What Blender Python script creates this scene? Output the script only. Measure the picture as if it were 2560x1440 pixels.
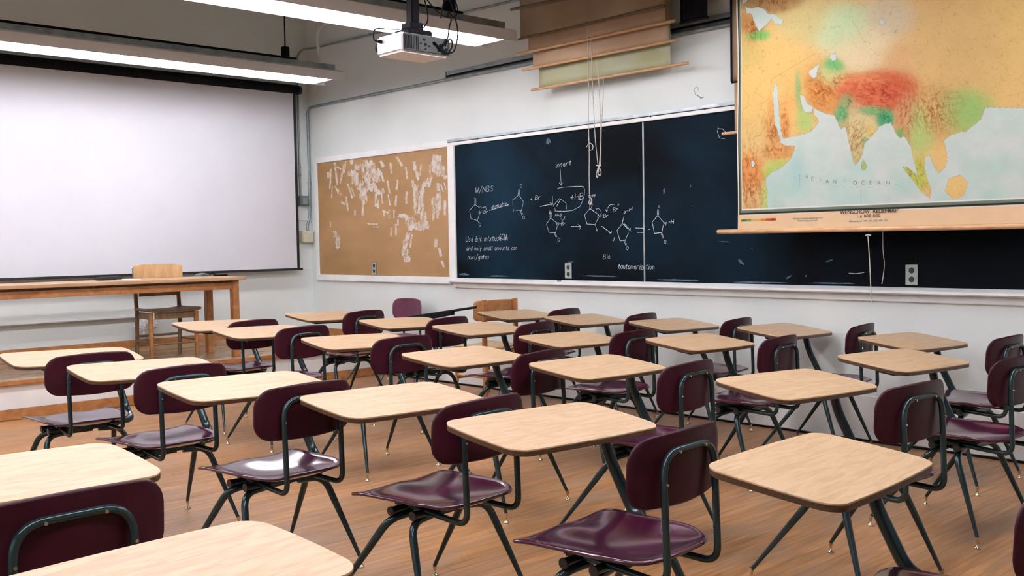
import bpy, bmesh, math, random
import numpy as np
from mathutils import Vector, Matrix, noise as mnoise
random.seed(7)
for o in list(bpy.data.objects): bpy.data.objects.remove(o)
S = bpy.context.scene
C = S.collection
R = math.radians

# ---------------------------------------------------------------- camera, light, exposure
EYE = Vector((0, 0, 1.33)); FPX = 2523.0
YAW, PITCH, ROLL = 0.754193428, -0.0448698874, -0.0169484970
cf = Vector((math.sin(YAW)*math.cos(PITCH), math.cos(YAW)*math.cos(PITCH), math.sin(PITCH)))
cr0 = Vector((math.cos(YAW), -math.sin(YAW), 0)); cu0 = cr0.cross(cf)
cr = math.cos(ROLL)*cr0 + math.sin(ROLL)*cu0
cu = -math.sin(ROLL)*cr0 + math.cos(ROLL)*cu0
cam_d = bpy.data.cameras.new('camera'); cam = bpy.data.objects.new('camera', cam_d); C.objects.link(cam)
cam_d.sensor_width = 36; cam_d.lens = FPX/2560*36; cam_d.clip_start = .02
M3 = Matrix((cr, cu, -cf)).transposed()
cam.matrix_world = Matrix.Translation(EYE) @ M3.to_4x4()
S.camera = cam

W = bpy.data.worlds.new('world'); S.world = W; W.use_nodes = True
bgn = W.node_tree.nodes['Background']
bgn.inputs[0].default_value = (.80, .88, 1, 1); bgn.inputs[1].default_value = 1.9   # overcast daylight outside the windows

def portal(x, y, z, sx, sy):
    l = bpy.data.lights.new('window_portal', 'AREA'); l.shape = 'RECTANGLE'; l.size = sx; l.size_y = sy
    l.cycles.is_portal = True
    o = bpy.data.objects.new('window_portal', l); C.objects.link(o)
    o.location = (x, y, z); o.rotation_euler = (R(90), 0, R(-90)); return o
WINDOWS = [(0.0, 1.8), (2.6, 1.8), (5.2, 1.8)]       # y centre, width, on the left wall
for wy_, ww in WINDOWS: portal(-3.42, wy_, 2.1, ww, 2.0)
LAMP = 38.0
S.view_settings.view_transform = 'Standard'; S.view_settings.look = 'None'
S.view_settings.gamma = 1; S.view_settings.use_curve_mapping = False
S.view_settings.exposure = -0.05
S.cycles.use_denoising = True
S.cycles.max_bounces = 6

# ---------------------------------------------------------------- helpers
def ray(px, py):
    return (cr*((px-1280)/FPX) - cu*((py-720)/FPX) + cf)
def on_x(px, py, X): d = ray(px, py); return EYE + d*((X-EYE.x)/d.x)
def on_y(px, py, Y): d = ray(px, py); return EYE + d*((Y-EYE.y)/d.y)

def mat(name, col, rough=.5, metal=0, emit=None, es=0, spec=None, coat=0):
    m = bpy.data.materials.new(name); m.use_nodes = True
    b = m.node_tree.nodes['Principled BSDF']
    b.inputs['Base Color'].default_value = (*col, 1); b.inputs['Roughness'].default_value = rough
    b.inputs['Metallic'].default_value = metal
    if spec is not None: b.inputs['Specular IOR Level'].default_value = spec
    if coat: b.inputs['Coat Weight'].default_value = coat; b.inputs['Coat Roughness'].default_value = .08
    if emit: b.inputs['Emission Color'].default_value = (*emit, 1); b.inputs['Emission Strength'].default_value = es
    return m
def nodes(m): return m.node_tree.nodes, m.node_tree.links, m.node_tree.nodes['Principled BSDF']
def noise_col(m, c1, c2, scale=(1, 1, 1), nscale=5, detail=4, lo=.35, hi=.65, rand=0, bump=0, coord='Object', dist=0):
    N, L, b = nodes(m)
    tc = N.new('ShaderNodeTexCoord'); mp = N.new('ShaderNodeMapping'); nz = N.new('ShaderNodeTexNoise'); rp = N.new('ShaderNodeValToRGB')
    mp.inputs['Scale'].default_value = scale
    nz.inputs['Scale'].default_value = nscale; nz.inputs['Detail'].default_value = detail; nz.inputs['Distortion'].default_value = dist
    L.new(tc.outputs[coord], mp.inputs[0])
    if rand:
        oi = N.new('ShaderNodeObjectInfo'); ml = N.new('ShaderNodeMath'); ml.operation = 'MULTIPLY'; ml.inputs[1].default_value = 37.0
        cb = N.new('ShaderNodeCombineXYZ'); L.new(oi.outputs['Random'], ml.inputs[0])
        for k in range(3): L.new(ml.outputs[0], cb.inputs[k])
        L.new(cb.outputs[0], mp.inputs['Location'])
    L.new(mp.outputs[0], nz.inputs['Vector']); L.new(nz.outputs[0], rp.inputs[0])
    rp.color_ramp.elements[0].position = lo; rp.color_ramp.elements[0].color = (*c1, 1)
    rp.color_ramp.elements[1].position = hi; rp.color_ramp.elements[1].color = (*c2, 1)
    L.new(rp.outputs[0], b.inputs['Base Color'])
    if bump:
        bp = N.new('ShaderNodeBump'); bp.inputs['Strength'].default_value = bump; bp.inputs['Distance'].default_value = .01
        L.new(nz.outputs[0], bp.inputs['Height']); L.new(bp.outputs[0], b.inputs['Normal'])
    return rp, nz

M = {}
M['wall'] = mat('painted_plaster', (.70, .685, .69), .55); noise_col(M['wall'], (.65, .705, .70), (.715, .77, .76), (1, 1, 1), 1.3, 5, .3, .7, bump=.08)
M['ceil'] = mat('ceiling_paint', (.45, .45, .43), .8); noise_col(M['ceil'], (.38, .44, .43), (.43, .49, .48), (1, 1, 1), 2)
M['trim'] = mat('white_trim_paint', (.80, .79, .80), .4); noise_col(M['trim'], (.76, .78, .78), (.83, .85, .85), (1, 1, 1), 6, 4)
M['lam'] = mat('oak_laminate', (.80, .58, .38), .42, spec=.35)
rp, nz = noise_col(M['lam'], (.415, .275, .155), (.51, .358, .218), (2.2, 16, 16), 2.6, 6, .36, .60, rand=1, dist=1.2)
M['edge'] = mat('brown_edge_band', (.17, .075, .025), .45); noise_col(M['edge'], (.050, .022, .008), (.085, .038, .014), (3, 3, 40), 4)
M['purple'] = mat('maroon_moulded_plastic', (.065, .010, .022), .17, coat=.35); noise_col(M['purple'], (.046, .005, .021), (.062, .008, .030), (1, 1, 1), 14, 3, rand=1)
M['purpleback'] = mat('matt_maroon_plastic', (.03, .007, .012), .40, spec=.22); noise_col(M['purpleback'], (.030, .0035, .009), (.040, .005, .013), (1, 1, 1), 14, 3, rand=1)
M['purplelit'] = mat('lit_purple_plastic', (.11, .03, .06), .35); noise_col(M['purplelit'], (.095, .022, .048), (.125, .034, .066), (1, 1, 1), 8, 3)  # chair plastic made lighter: light on its room-facing side put into the colour
M['steel'] = mat('dark_green_enamelled_tube', (.030, .052, .055), .20, .60); noise_col(M['steel'], (.026, .046, .050), (.036, .062, .067), (1, 1, 1), 7, 3)
M['chrome'] = mat('worn_brass_chrome', (.62, .56, .42), .25, 1); noise_col(M['chrome'], (.5, .44, .3), (.7, .65, .52), (1, 1, 1), 40)
M['black'] = mat('black_metal', (.012, .012, .015), .6, spec=.08); noise_col(M['black'], (.005, .005, .007), (.010, .010, .013), (1, 1, 1), 20)
M['board'] = mat('slate_blackboard', (.010, .022, .036), .62, spec=.06)
rp, nz = noise_col(M['board'], (.0013, .0026, .0046), (.0058, .025, .046), (1, .75, 1.2), .75, 6, .44, .74, dist=.6)
M['cork'] = mat('tan_pinboard', (.40, .24, .11), .7); noise_col(M['cork'], (.29, .165, .066), (.40, .235, .105), (1, .8, 1.6), 2.2, 7, .3, .7)
M['resid'] = mat('white_tape_residue', (.62, .58, .55), .7); noise_col(M['resid'], (.40, .27, .15), (.60, .56, .53), (1, 1, 1), 22, 6, .34, .60)
M['chalk'] = mat('white_chalk', (.52, .60, .66), .9); noise_col(M['chalk'], (.25, .32, .38), (.66, .72, .76), (1, 1, 1), 90, 2, .3, .55)
M['smear'] = mat('chalk_smear', (.05, .09, .12), .9); noise_col(M['smear'], (.03, .07, .095), (.10, .16, .20), (1, 1, 1), 20, 5)
M['screen'] = mat('white_screen_fabric', (.77, .77, .83), .75); noise_col(M['screen'], (.555, .575, .63), (.595, .615, .665), (1, 1, 1), 1.2)
M['galv'] = mat('galvanised_steel', (.34, .38, .39), .42, .75); noise_col(M['galv'], (.26, .31, .33), (.42, .45, .46), (1, 1, 1), 9, 4)
M['conduit'] = mat('grey_painted_conduit', (.24, .29, .30), .45, .4); noise_col(M['conduit'], (.20, .25, .26), (.30, .35, .36), (1, 1, 1), 12)
M['channel'] = mat('dark_metal_channel', (.085, .085, .085), .5, .5); noise_col(M['channel'], (.06, .055, .05), (.12, .125, .125), (1, 4, 1), 5)
M['reflector'] = mat('enamel_reflector', (.55, .53, .52), .5); noise_col(M['reflector'], (.68, .66, .66), (.74, .72, .72), (1, 1, 1), 4)
M['lens'] = mat('lit_lamp_lens', (.9, .9, .9), .5, emit=(1, .955, 1), es=LAMP)
M['wood'] = mat('orange_oak', (.38, .165, .055), .38); noise_col(M['wood'], (.31, .125, .038), (.44, .205, .075), (3, 3, 3), 3, 6, .35, .65, dist=1.5)
M['woodtop'] = mat('worn_table_top', (.46, .29, .16), .35); noise_col(M['woodtop'], (.40, .235, .12), (.50, .33, .19), (1, 8, 1), 3, 5)
M['woodlight'] = mat('light_beech', (.52, .32, .15), .4); noise_col(M['woodlight'], (.46, .27, .12), (.57, .36, .18), (8, 8, 1.5), 3, 5)
M['wooddark'] = mat('dull_oak', (.20, .125, .06), .45); noise_col(M['wooddark'], (.16, .10, .045), (.25, .155, .08), (8, 8, 1.5), 3, 5)
M['greyplate'] = mat('grey_outlet_plate', (.34, .39, .38), .4, .3); noise_col(M['greyplate'], (.31, .36, .35), (.37, .42, .41), (1, 1, 1), 30)
M['dark'] = mat('black_plastic', (.010, .010, .012), .45); noise_col(M['dark'], (.008, .008, .01), (.014, .014, .017), (1, 1, 1), 30)
M['beige'] = mat('beige_box_enamel', (.55, .55, .42), .5); noise_col(M['beige'], (.51, .51, .38), (.59, .59, .46), (1, 1, 1), 10)
M['greybox'] = mat('grey_green_box_enamel', (.10, .15, .155), .5); noise_col(M['greybox'], (.08, .13, .135), (.12, .17, .175), (1, 1, 1), 10)
M['white'] = mat('white_plastic', (.80, .81, .84), .35); noise_col(M['white'], (.78, .79, .82), (.82, .83, .86), (1, 1, 1), 10)
M['darkgreen'] = mat('dark_grey_vent_panel', (.030, .040, .040), .45); noise_col(M['darkgreen'], (.007, .011, .011), (.014, .020, .020), (1, 1, 1), 12)
M['cord'] = mat('cotton_cord', (.55, .53, .48), .8); noise_col(M['cord'], (.45, .43, .38), (.62, .60, .55), (1, 1, 1), 80)
M['backing'] = mat('dim_map_cloth', (.30, .215, .135), .75); noise_col(M['backing'], (.25, .17, .10), (.35, .25, .165), (1, 1, 1), 2.2, 6)  # cloth back, colour darkened for hanging unlit above the lamps
M['backlight'] = mat('buff_map_cloth', (.46, .315, .20), .75); noise_col(M['backlight'], (.39, .26, .16), (.50, .35, .235), (1, 1, 1), 2.0, 6)
M['olive'] = mat('olive_map_sheet', (.37, .36, .20), .7); noise_col(M['olive'], (.34, .33, .17), (.40, .42, .30), (1, 1.6, 3), 1.6, 6, .35, .7)
M['dowel'] = mat('map_dowel_wood', (.52, .30, .15), .42); noise_col(M['dowel'], (.44, .24, .11), (.60, .37, .20), (6, 2, 6), 4, 5)
M['doweldark'] = mat('dark_dowel_wood', (.13, .085, .05), .5); noise_col(M['doweldark'], (.09, .06, .03), (.17, .11, .06), (6, 2, 6), 4, 5)
M['paper'] = mat('white_paper', (.82, .82, .84), .8); noise_col(M['paper'], (.80, .80, .82), (.84, .84, .86), (1, 1, 1), 9)
M['ink'] = mat('map_ink', (.05, .035, .025), .7); noise_col(M['ink'], (.04, .03, .02), (.07, .05, .035), (1, 1, 1), 50)
M['inkfaint'] = mat('faint_map_ink', (.20, .24, .25), .7); noise_col(M['inkfaint'], (.17, .20, .21), (.25, .29, .30), (1, 1, 1), 50)
M['plasticbag'] = mat('crumpled_white_plastic', (.78, .79, .80), .3); noise_col(M['plasticbag'], (.72, .73, .74), (.84, .85, .86), (1, 1, 1), 20, bump=.5)
M['glass'] = mat('window_glass', (1, 1, 1), .02)
N, L, b = nodes(M['glass'])
tr = N.new('ShaderNodeBsdfTransparent'); gl = N.new('ShaderNodeBsdfGlossy'); mx = N.new('ShaderNodeMixShader'); fr = N.new('ShaderNodeFresnel')
gl.inputs['Roughness'].default_value = .02
L.new(fr.outputs[0], mx.inputs[0]); L.new(tr.outputs[0], mx.inputs[1]); L.new(gl.outputs[0], mx.inputs[2]); L.new(mx.outputs[0], N['Material Output'].inputs[0])
# strip wood floor: narrow boards along x, each its own tone, with worn grey patches
def plank_mat(name, cA, cB, grey, rough, amount=.75):
    m = mat(name, cA, rough); N, L, b = nodes(m)
    tc = N.new('ShaderNodeTexCoord'); br = N.new('ShaderNodeTexBrick')
    br.inputs['Color1'].default_value = (*cA, 1); br.inputs['Color2'].default_value = (*cB, 1); br.inputs['Mortar'].default_value = (*[c*.55 for c in cA], 1)
    br.inputs['Scale'].default_value = 1; br.inputs['Mortar Size'].default_value = .002; br.inputs['Brick Width'].default_value = 1.3
    br.inputs['Row Height'].default_value = .057; br.inputs['Bias'].default_value = 0; br.offset = .37
    L.new(tc.outputs['Object'], br.inputs['Vector'])
    mp = N.new('ShaderNodeMapping'); mp.inputs['Scale'].default_value = (1.2, 14, 1); L.new(tc.outputs['Object'], mp.inputs[0])
    g = N.new('ShaderNodeTexNoise'); g.inputs['Scale'].default_value = 3; g.inputs['Detail'].default_value = 7; L.new(mp.outputs[0], g.inputs['Vector'])
    mg = N.new('ShaderNodeMix'); mg.data_type = 'RGBA'; mg.blend_type = 'MULTIPLY'; mg.inputs[0].default_value = .9
    gr = N.new('ShaderNodeValToRGB'); gr.color_ramp.elements[0].position = .3; gr.color_ramp.elements[0].color = (.50, .46, .44, 1); gr.color_ramp.elements[1].position = .7; gr.color_ramp.elements[1].color = (1.15, 1.12, 1.1, 1)
    L.new(g.outputs[0], gr.inputs[0]); L.new(br.outputs[0], mg.inputs[6]); L.new(gr.outputs[0], mg.inputs[7])
    w = N.new('ShaderNodeTexNoise'); w.inputs['Scale'].default_value = 2.4; w.inputs['Detail'].default_value = 9; w.inputs['Distortion'].default_value = .6
    mp2 = N.new('ShaderNodeMapping'); mp2.inputs['Scale'].default_value = (.6, 2.2, 1); L.new(tc.outputs['Object'], mp2.inputs[0]); L.new(mp2.outputs[0], w.inputs['Vector'])
    wr = N.new('ShaderNodeValToRGB'); wr.color_ramp.elements[0].position = .46; wr.color_ramp.elements[0].color = (0, 0, 0, 1); wr.color_ramp.elements[1].position = .72; wr.color_ramp.elements[1].color = (amount, amount, amount, 1)
    L.new(w.outputs[0], wr.inputs[0])
    m2 = N.new('ShaderNodeMix'); m2.data_type = 'RGBA'; m2.inputs[7].default_value = (*grey, 1)
    L.new(wr.outputs[0], m2.inputs[0]); L.new(mg.outputs[2], m2.inputs[6]); L.new(m2.outputs[2], b.inputs['Base Color'])
    rr = N.new('ShaderNodeMapRange'); rr.inputs[3].default_value = rough-.08; rr.inputs[4].default_value = rough+.15; L.new(w.outputs[0], rr.inputs[0]); L.new(rr.outputs[0], b.inputs['Roughness'])
    return m
M['floor'] = plank_mat('worn_strip_floor', (.44, .225, .088), (.36, .175, .066), (.26, .17, .11), .33)
M['stage'] = plank_mat('stage_boards', (.42, .29, .17), (.38, .25, .14), (.42, .33, .24), .25, .4)

class MB:
    def __init__(s): s.v = []; s.f = []; s.sm = []
    def add(s, vs, fs, smooth=False):
        n = len(s.v); s.v += [tuple(v) for v in vs]; s.f += [tuple(i+n for i in f) for f in fs]; s.sm += [smooth]*len(fs); return s
    def box(s, x0, x1, y0, y1, z0, z1, T=None):
        vs = [Vector((x, y, z)) for z in (z0, z1) for y in (y0, y1) for x in (x0, x1)]
        if T is not None: vs = [T @ v for v in vs]
        return s.add(vs, [(0, 2, 3, 1), (4, 5, 7, 6), (0, 1, 5, 4), (2, 6, 7, 3), (0, 4, 6, 2), (1, 3, 7, 5)])
    def rbox(s, x0, x1, y0, y1, z0, z1, b=.004, T=None):
        bm = bmesh.new(); bmesh.ops.create_cube(bm, size=1)
        for v in bm.verts: v.co = Vector(((x0+x1)/2+v.co.x*(x1-x0), (y0+y1)/2+v.co.y*(y1-y0), (z0+z1)/2+v.co.z*(z1-z0)))
        bmesh.ops.bevel(bm, geom=bm.edges[:], offset=b, segments=2, affect='EDGES')
        vs = [(T @ v.co) if T is not None else v.co.copy() for v in bm.verts]; bm.verts.index_update()
        s.add(vs, [tuple(v.index for v in f.verts) for f in bm.faces]); bm.free(); return s
    def tube(s, pts, r, seg=12, cap=True):
        pts = [Vector(p) for p in pts]; n = len(pts); rs = r if isinstance(r, (list, tuple)) else [r]*n
        up = None; rings = []
        for i, p in enumerate(pts):
            t = (pts[min(i+1, n-1)]-pts[max(i-1, 0)]).normalized()
            if up is None: up = t.orthogonal().normalized()
            else: up = (up - t*up.dot(t)).normalized()
            w = t.cross(up)
            rings.append([p + (up*math.cos(a)+w*math.sin(a))*rs[i] for a in [2*math.pi*k/seg for k in range(seg)]])
        vs = [v for ring in rings for v in ring]; fs = []
        for i in range(n-1):
            for k in range(seg):
                a = i*seg+k; b = i*seg+(k+1) % seg; fs.append((a, b, b+seg, a+seg))
        s.add(vs, fs, True)
        if cap:
            s.add(rings[0], [tuple(range(seg))[::-1]]); s.add(rings[-1], [tuple(range(seg))])
        return s
    def prism(s, poly, axis, a, b):
        """extrude a 2-D outline along x, y or z between a and b"""
        def P(u, v, w): return {'x': (w, u, v), 'y': (u, w, v), 'z': (u, v, w)}[axis]
        n = len(poly); vs = [P(u, v, a) for u, v in poly]+[P(u, v, b) for u, v in poly]
        fs = [tuple(range(n)), tuple(range(2*n-1, n-1, -1))]+[(i, i+n, (i+1) % n+n, (i+1) % n) for i in range(n)]
        return s.add(vs, fs)
    def lathe(s, prof, c=(0, 0, 0), seg=16):
        c = Vector(c); vs = []; fs = []; n = len(prof)
        for r, z in prof:
            for k in range(seg): a = 2*math.pi*k/seg; vs.append(c+Vector((r*math.cos(a), r*math.sin(a), z)))
        for i in range(n-1):
            for k in range(seg): a = i*seg+k; b = i*seg+(k+1) % seg; fs.append((a, b, b+seg, a+seg))
        s.add(vs, fs, True); s.add(vs[:seg], [tuple(range(seg))[::-1]]); s.add(vs[-seg:], [tuple(range(seg))]); return s
    def build(s, name, m, parent=None, bevel=0):
        me = bpy.data.meshes.new(name); me.from_pydata(s.v, [], s.f); me.materials.append(m)
        me.polygons.foreach_set('use_smooth', s.sm)
        bm = bmesh.new(); bm.from_mesh(me); bmesh.ops.recalc_face_normals(bm, faces=bm.faces[:]); bm.to_mesh(me); bm.free()
        me.update()
        o = bpy.data.objects.new(name, me); C.objects.link(o)
        if parent is not None: o.parent = parent
        if bevel:
            md = o.modifiers.new('bevel', 'BEVEL'); md.width = bevel; md.segments = 2; md.limit_method = 'ANGLE'
        return o
def fillet(pts, r, n=6):
    pts = [Vector(p) for p in pts]; out = [pts[0]]
    rs = r if isinstance(r, (list, tuple)) else [r]*len(pts)
    for i in range(1, len(pts)-1):
        a, b, c = pts[i-1], pts[i], pts[i+1]; d1 = (a-b); d2 = (c-b); k = min(rs[i], d1.length*.49, d2.length*.49)
        p = b+d1.normalized()*k; q = b+d2.normalized()*k
        for j in range(n+1):
            t = j/n; out.append(p*(1-t)**2+b*2*t*(1-t)+q*t*t)
    return out+[pts[-1]]
def rrect(hw, hd, r, n=8, bulge=0):
    pts = []
    for cx, cy, a0 in ((1, 1, 0), (-1, 1, 90), (-1, -1, 180), (1, -1, 270)):
        for k in range(n+1):
            a = R(a0+90*k/n); x, y = cx*(hw-r)+r*math.cos(a), cy*(hd-r)+r*math.sin(a)
            pts.append((x, y))
    out = []
    for i, (x, y) in enumerate(pts):
        x2, y2 = pts[(i+1) % len(pts)]; d = math.hypot(x2-x, y2-y); m_ = 6 if d > r else 1
        for k in range(m_): out.append((x+(x2-x)*k/m_, y+(y2-y)*k/m_))
    return [(x*(1+bulge/hw*(1-(y/hd)**2)), y*(1+bulge/hd*(1-(x/hw)**2))) for x, y in out]
def shell(fn, nu, nv, th):
    P = [[fn(-1+2*i/nu, -1+2*j/nv) for i in range(nu+1)] for j in range(nv+1)]
    def nrm(i, j):
        a = P[j][min(i+1, nu)]-P[j][max(i-1, 0)]; b = P[min(j+1, nv)][i]-P[max(j-1, 0)][i]
        n = a.cross(b); return n.normalized() if n.length > 1e-9 else Vector((0, 0, 1))
    Nn = [[nrm(i, j) for i in range(nu+1)] for j in range(nv+1)]
    F = [P[j][i]+Nn[j][i]*th/2 for j in range(nv+1) for i in range(nu+1)]
    B = [P[j][i]-Nn[j][i]*th/2 for j in range(nv+1) for i in range(nu+1)]
    k = (nu+1)*(nv+1); fs = []
    for j in range(nv):
        for i in range(nu):
            a = j*(nu+1)+i; fs.append((a, a+1, a+nu+2, a+nu+1)); fs.append((k+a+nu+1, k+a+nu+2, k+a+1, k+a))
    rim = [(i, 0) for i in range(nu+1)]+[(nu, j) for j in range(1, nv+1)]+[(i, nv) for i in range(nu-1, -1, -1)]+[(0, j) for j in range(nv-1, 0, -1)]
    cen = sum((P[j][i] for j in range(nv+1) for i in range(nu+1)), Vector())/((nu+1)*(nv+1))
    mid = []
    for (i, j) in rim:
        o = P[j][i]-cen; o -= Nn[j][i]*o.dot(Nn[j][i]); mid.append(P[j][i]+o.normalized()*th*.5)
    n0 = 2*k; q = len(rim)
    for t in range(q):
        a = rim[t][1]*(nu+1)+rim[t][0]; b = rim[(t+1) % q][1]*(nu+1)+rim[(t+1) % q][0]
        fs.append((a, n0+t, n0+(t+1) % q, b)); fs.append((k+a, k+b, n0+(t+1) % q, n0+t))
    m_ = MB(); m_.add(F+B+mid, fs, True); return m_
def tag(o, label=None, cat=None, group=None, kind=None):
    if label: o['label'] = label
    if cat: o['category'] = cat
    if group: o['group'] = group
    if kind: o['kind'] = kind
    return o
def empty(name, loc=(0, 0, 0), rz=0):
    o = bpy.data.objects.new(name, None); C.objects.link(o); o.location = loc; o.rotation_euler = (0, 0, rz); o.empty_display_size = .1; return o
def kids(o): return [c for c in bpy.data.objects if c.parent == o]
def copy_tree(o, parent=None, skip=()):
    c = o.copy(); C.objects.link(c); c.parent = parent
    for ch in kids(o):
        if ch.name.split('.')[0] in skip: continue
        copy_tree(ch, c, skip)
    return c
def struct(mb, name, m, **k): return tag(mb.build(name, m, **k), kind='structure')

# ---------------------------------------------------------------- the room
XW, YW, XL, YB, H = 6.129, 9.793, -3.5, -3.2, 4.3
struct(MB().box(XL-.2, XW+.2, YB-.2, YW+.2, -.1, 0), 'floor', M['floor'])
struct(MB().box(XL-.2, XW+.2, YB-.2, YW+.2, H, H+.1), 'ceiling', M['ceil'])
struct(MB().box(XW, XW+.15, YB-.15, YW+.15, 0, H), 'wall_right', M['wall'])
struct(MB().box(XL, XW, YW, YW+.15, 0, H), 'wall_front', M['wall'])
struct(MB().box(XL, XW, YB-.15, YB, 0, H), 'wall_back', M['wall'])
wl = MB(); z0, z1 = 1.1, 3.1; ys = [YB-.15]
for wy_, ww in WINDOWS: ys += [wy_-ww/2, wy_+ww/2]
ys.append(YW+.15)
for k in range(0, len(ys), 2): wl.box(XL-.15, XL, ys[k], ys[k+1], 0, H)
for wy_, ww in WINDOWS:
    wl.box(XL-.15, XL, wy_-ww/2, wy_+ww/2, 0, z0); wl.box(XL-.15, XL, wy_-ww/2, wy_+ww/2, z1, H)
struct(wl, 'wall_left', M['wall'])
for i, (wy_, ww) in enumerate(WINDOWS):
    a, b_ = wy_-ww/2, wy_+ww/2
    fm = MB()
    fm.box(XL-.11, XL-.04, a, b_, z0, z0+.06).box(XL-.11, XL-.04, a, b_, z1-.06, z1)
    for yy in (a, wy_-.03, b_-.06): fm.box(XL-.11, XL-.04, yy, yy+.06, z0+.06, z1-.06)
    fm.box(XL-.105, XL-.045, a+.06, b_-.06, 2.07, 2.12)
    w_ = struct(fm, 'window_%d' % (i+1), M['trim'])
    MB().box(XL-.078, XL-.072, a+.05, b_-.05, z0+.05, z1-.05).build('pane', M['glass'], w_)
# raised teaching platform across the front of the room
PZ, PY = .31, 8.45
struct(MB().box(XL, XW, PY+.03, YW, 0, PZ-.03), 'trim_1', M['trim'])                       # painted riser
struct(MB().box(XL, XW, PY, YW, PZ-.03, PZ), 'trim_2', M['stage'])                          # boards
struct(MB().rbox(XL, XW, PY-.025, PY+.004, PZ-.035, PZ+.003, .006), 'trim_3', M['wood'])    # nosing
struct(MB().rbox(XL, XW, PY-.0, PY+.029, 0, .085, .005), 'trim_4', M['wood'])               # base shoe of the riser
struct(MB().rbox(XL, XW, YW-.02, YW, PZ, PZ+.055, .004).rbox(XL, XW, YW-.026, YW, PZ, PZ+.02, .004), 'trim_5', M['stage'])
struct(MB().rbox(XL, XW, YW-.018, YW, PZ+.055, .435, .004), 'baseboard_front', M['wood'])
struct(MB().rbox(XW-.018, XW, PY+.03, YW-.02, PZ, .425, .004), 'baseboard_right', M['wood'])
# plaster cove with ragged lower edge where the blackboard wall meets the floor
rb = MB(); y = -3.1; prev = None; vs = []
N_ = 230
for k in range(N_+1):
    yy = -3.1+(PY-.02+3.1)*k/N_; j = .004+.010*abs(mnoise.noise(Vector((yy*9, 0, 3))))
    vs += [(XW-.002, yy, .30), (XW-.010, yy, .296), (XW-.012, yy, .012+j), (XW-.001, yy, .012+j)]
rb.add(vs, [(4*k+a, 4*k+(a+1) % 4, 4*k+4+(a+1) % 4, 4*k+4+a) for k in range(N_) for a in range(4)])
struct(rb, 'trim_6', M['trim'])
struct(MB().box(XW-.016, XW-.001, -3.1, PY-.02, 0, .012), 'trim_7', M['black'])
# thin rail lines on the front wall
struct(MB().box(5.93, XW, YW-.008, YW, 1.072, 1.082).box(5.95, XW, YW-.008, YW, 1.62, 1.63), 'trim_8', M['trim'])

# ---------------------------------------------------------------- blackboard, pin board
def rect_x(mb, X0, X1, y0, y1, z0, z1): return mb.box(X0, X1, y0, y1, z0, z1)
BBX = XW-.025
bb = empty('blackboard'); tag(bb, 'long dark slate blackboard with chalked chemistry on the white wall', 'blackboard')
Y_END = .6
MB().box(BBX, XW, 5.0, 7.243, 1.01, 2.243).build('slate_panel', M['board'], bb)
p2 = MB().box(BBX, XW, Y_END, 4.985, 1.01, 2.243).build('slate_panel', M['board'], bb)
MB().rbox(BBX-.004, XW, 4.985, 5.0, 1.01, 2.243, .002).build('divider_strip', M['galv'], bb)
fr_ = MB(); fr_.rbox(BBX-.018, XW, 7.243, 7.335, .965, 2.245, .004); fr_.rbox(BBX-.018, XW, Y_END-.08, Y_END, .965, 2.245, .004)
fr_.rbox(BBX-.018, XW, Y_END-.08, 7.335, 2.243, 2.272, .003)
fr_.build('frame', M['trim'], bb)
MB().rbox(BBX-.022, XW, Y_END-.08, 7.334, 2.279, 2.302, .003).build('map_rail', M['galv'], bb)
tr_ = MB(); prof = [(XW, .962), (XW-.07, .966), (XW-.085, .975), (XW-.085, .990), (XW-.075, .994), (XW-.03, 1.010), (XW, 1.010)]
n = len(prof); a, b_ = Y_END-.08, 7.30
tr_.add([(x, a, z) for x, z in prof]+[(x, b_, z) for x, z in prof], [tuple(range(n)), tuple(range(2*n-1, n-1, -1))]+[(i, i+n, (i+1) % n+n, (i+1) % n) for i in range(n)])
tr_.build('chalk_tray', M['trim'], bb)
MB().rbox(XW-.022, XW, Y_END-.08, 7.30, .917, .962, .004).build('apron_moulding', M['trim'], bb)
hooks = MB()
for k in range(13):
    yy = .9+k*.5; hooks.tube([(BBX-.020, yy, 2.279), (BBX-.024, yy, 2.268)], .004, 6)
hooks.build('rail_hooks', M['black'], bb)

cb = empty('pin_board'); tag(cb, 'tan pin board covered in white tape residue beside the blackboard', 'pin board')
MB().box(XW-.016, XW, 7.36, 9.61, 1.015, 2.24).build('panel', M['cork'], cb)
f2 = MB(); f2.rbox(XW-.03, XW, 9.61, 9.665, .95, 2.30, .004); f2.rbox(XW-.026, XW, 7.338, 7.36, .965, 2.275, .004)
f2.rbox(XW-.03, XW, 7.338, 9.61, 2.24, 2.30, .004); f2.rbox(XW-.032, XW, 7.338, 9.61, .95, 1.015, .004)
f2.build('frame', M['trim'], cb)
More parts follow.
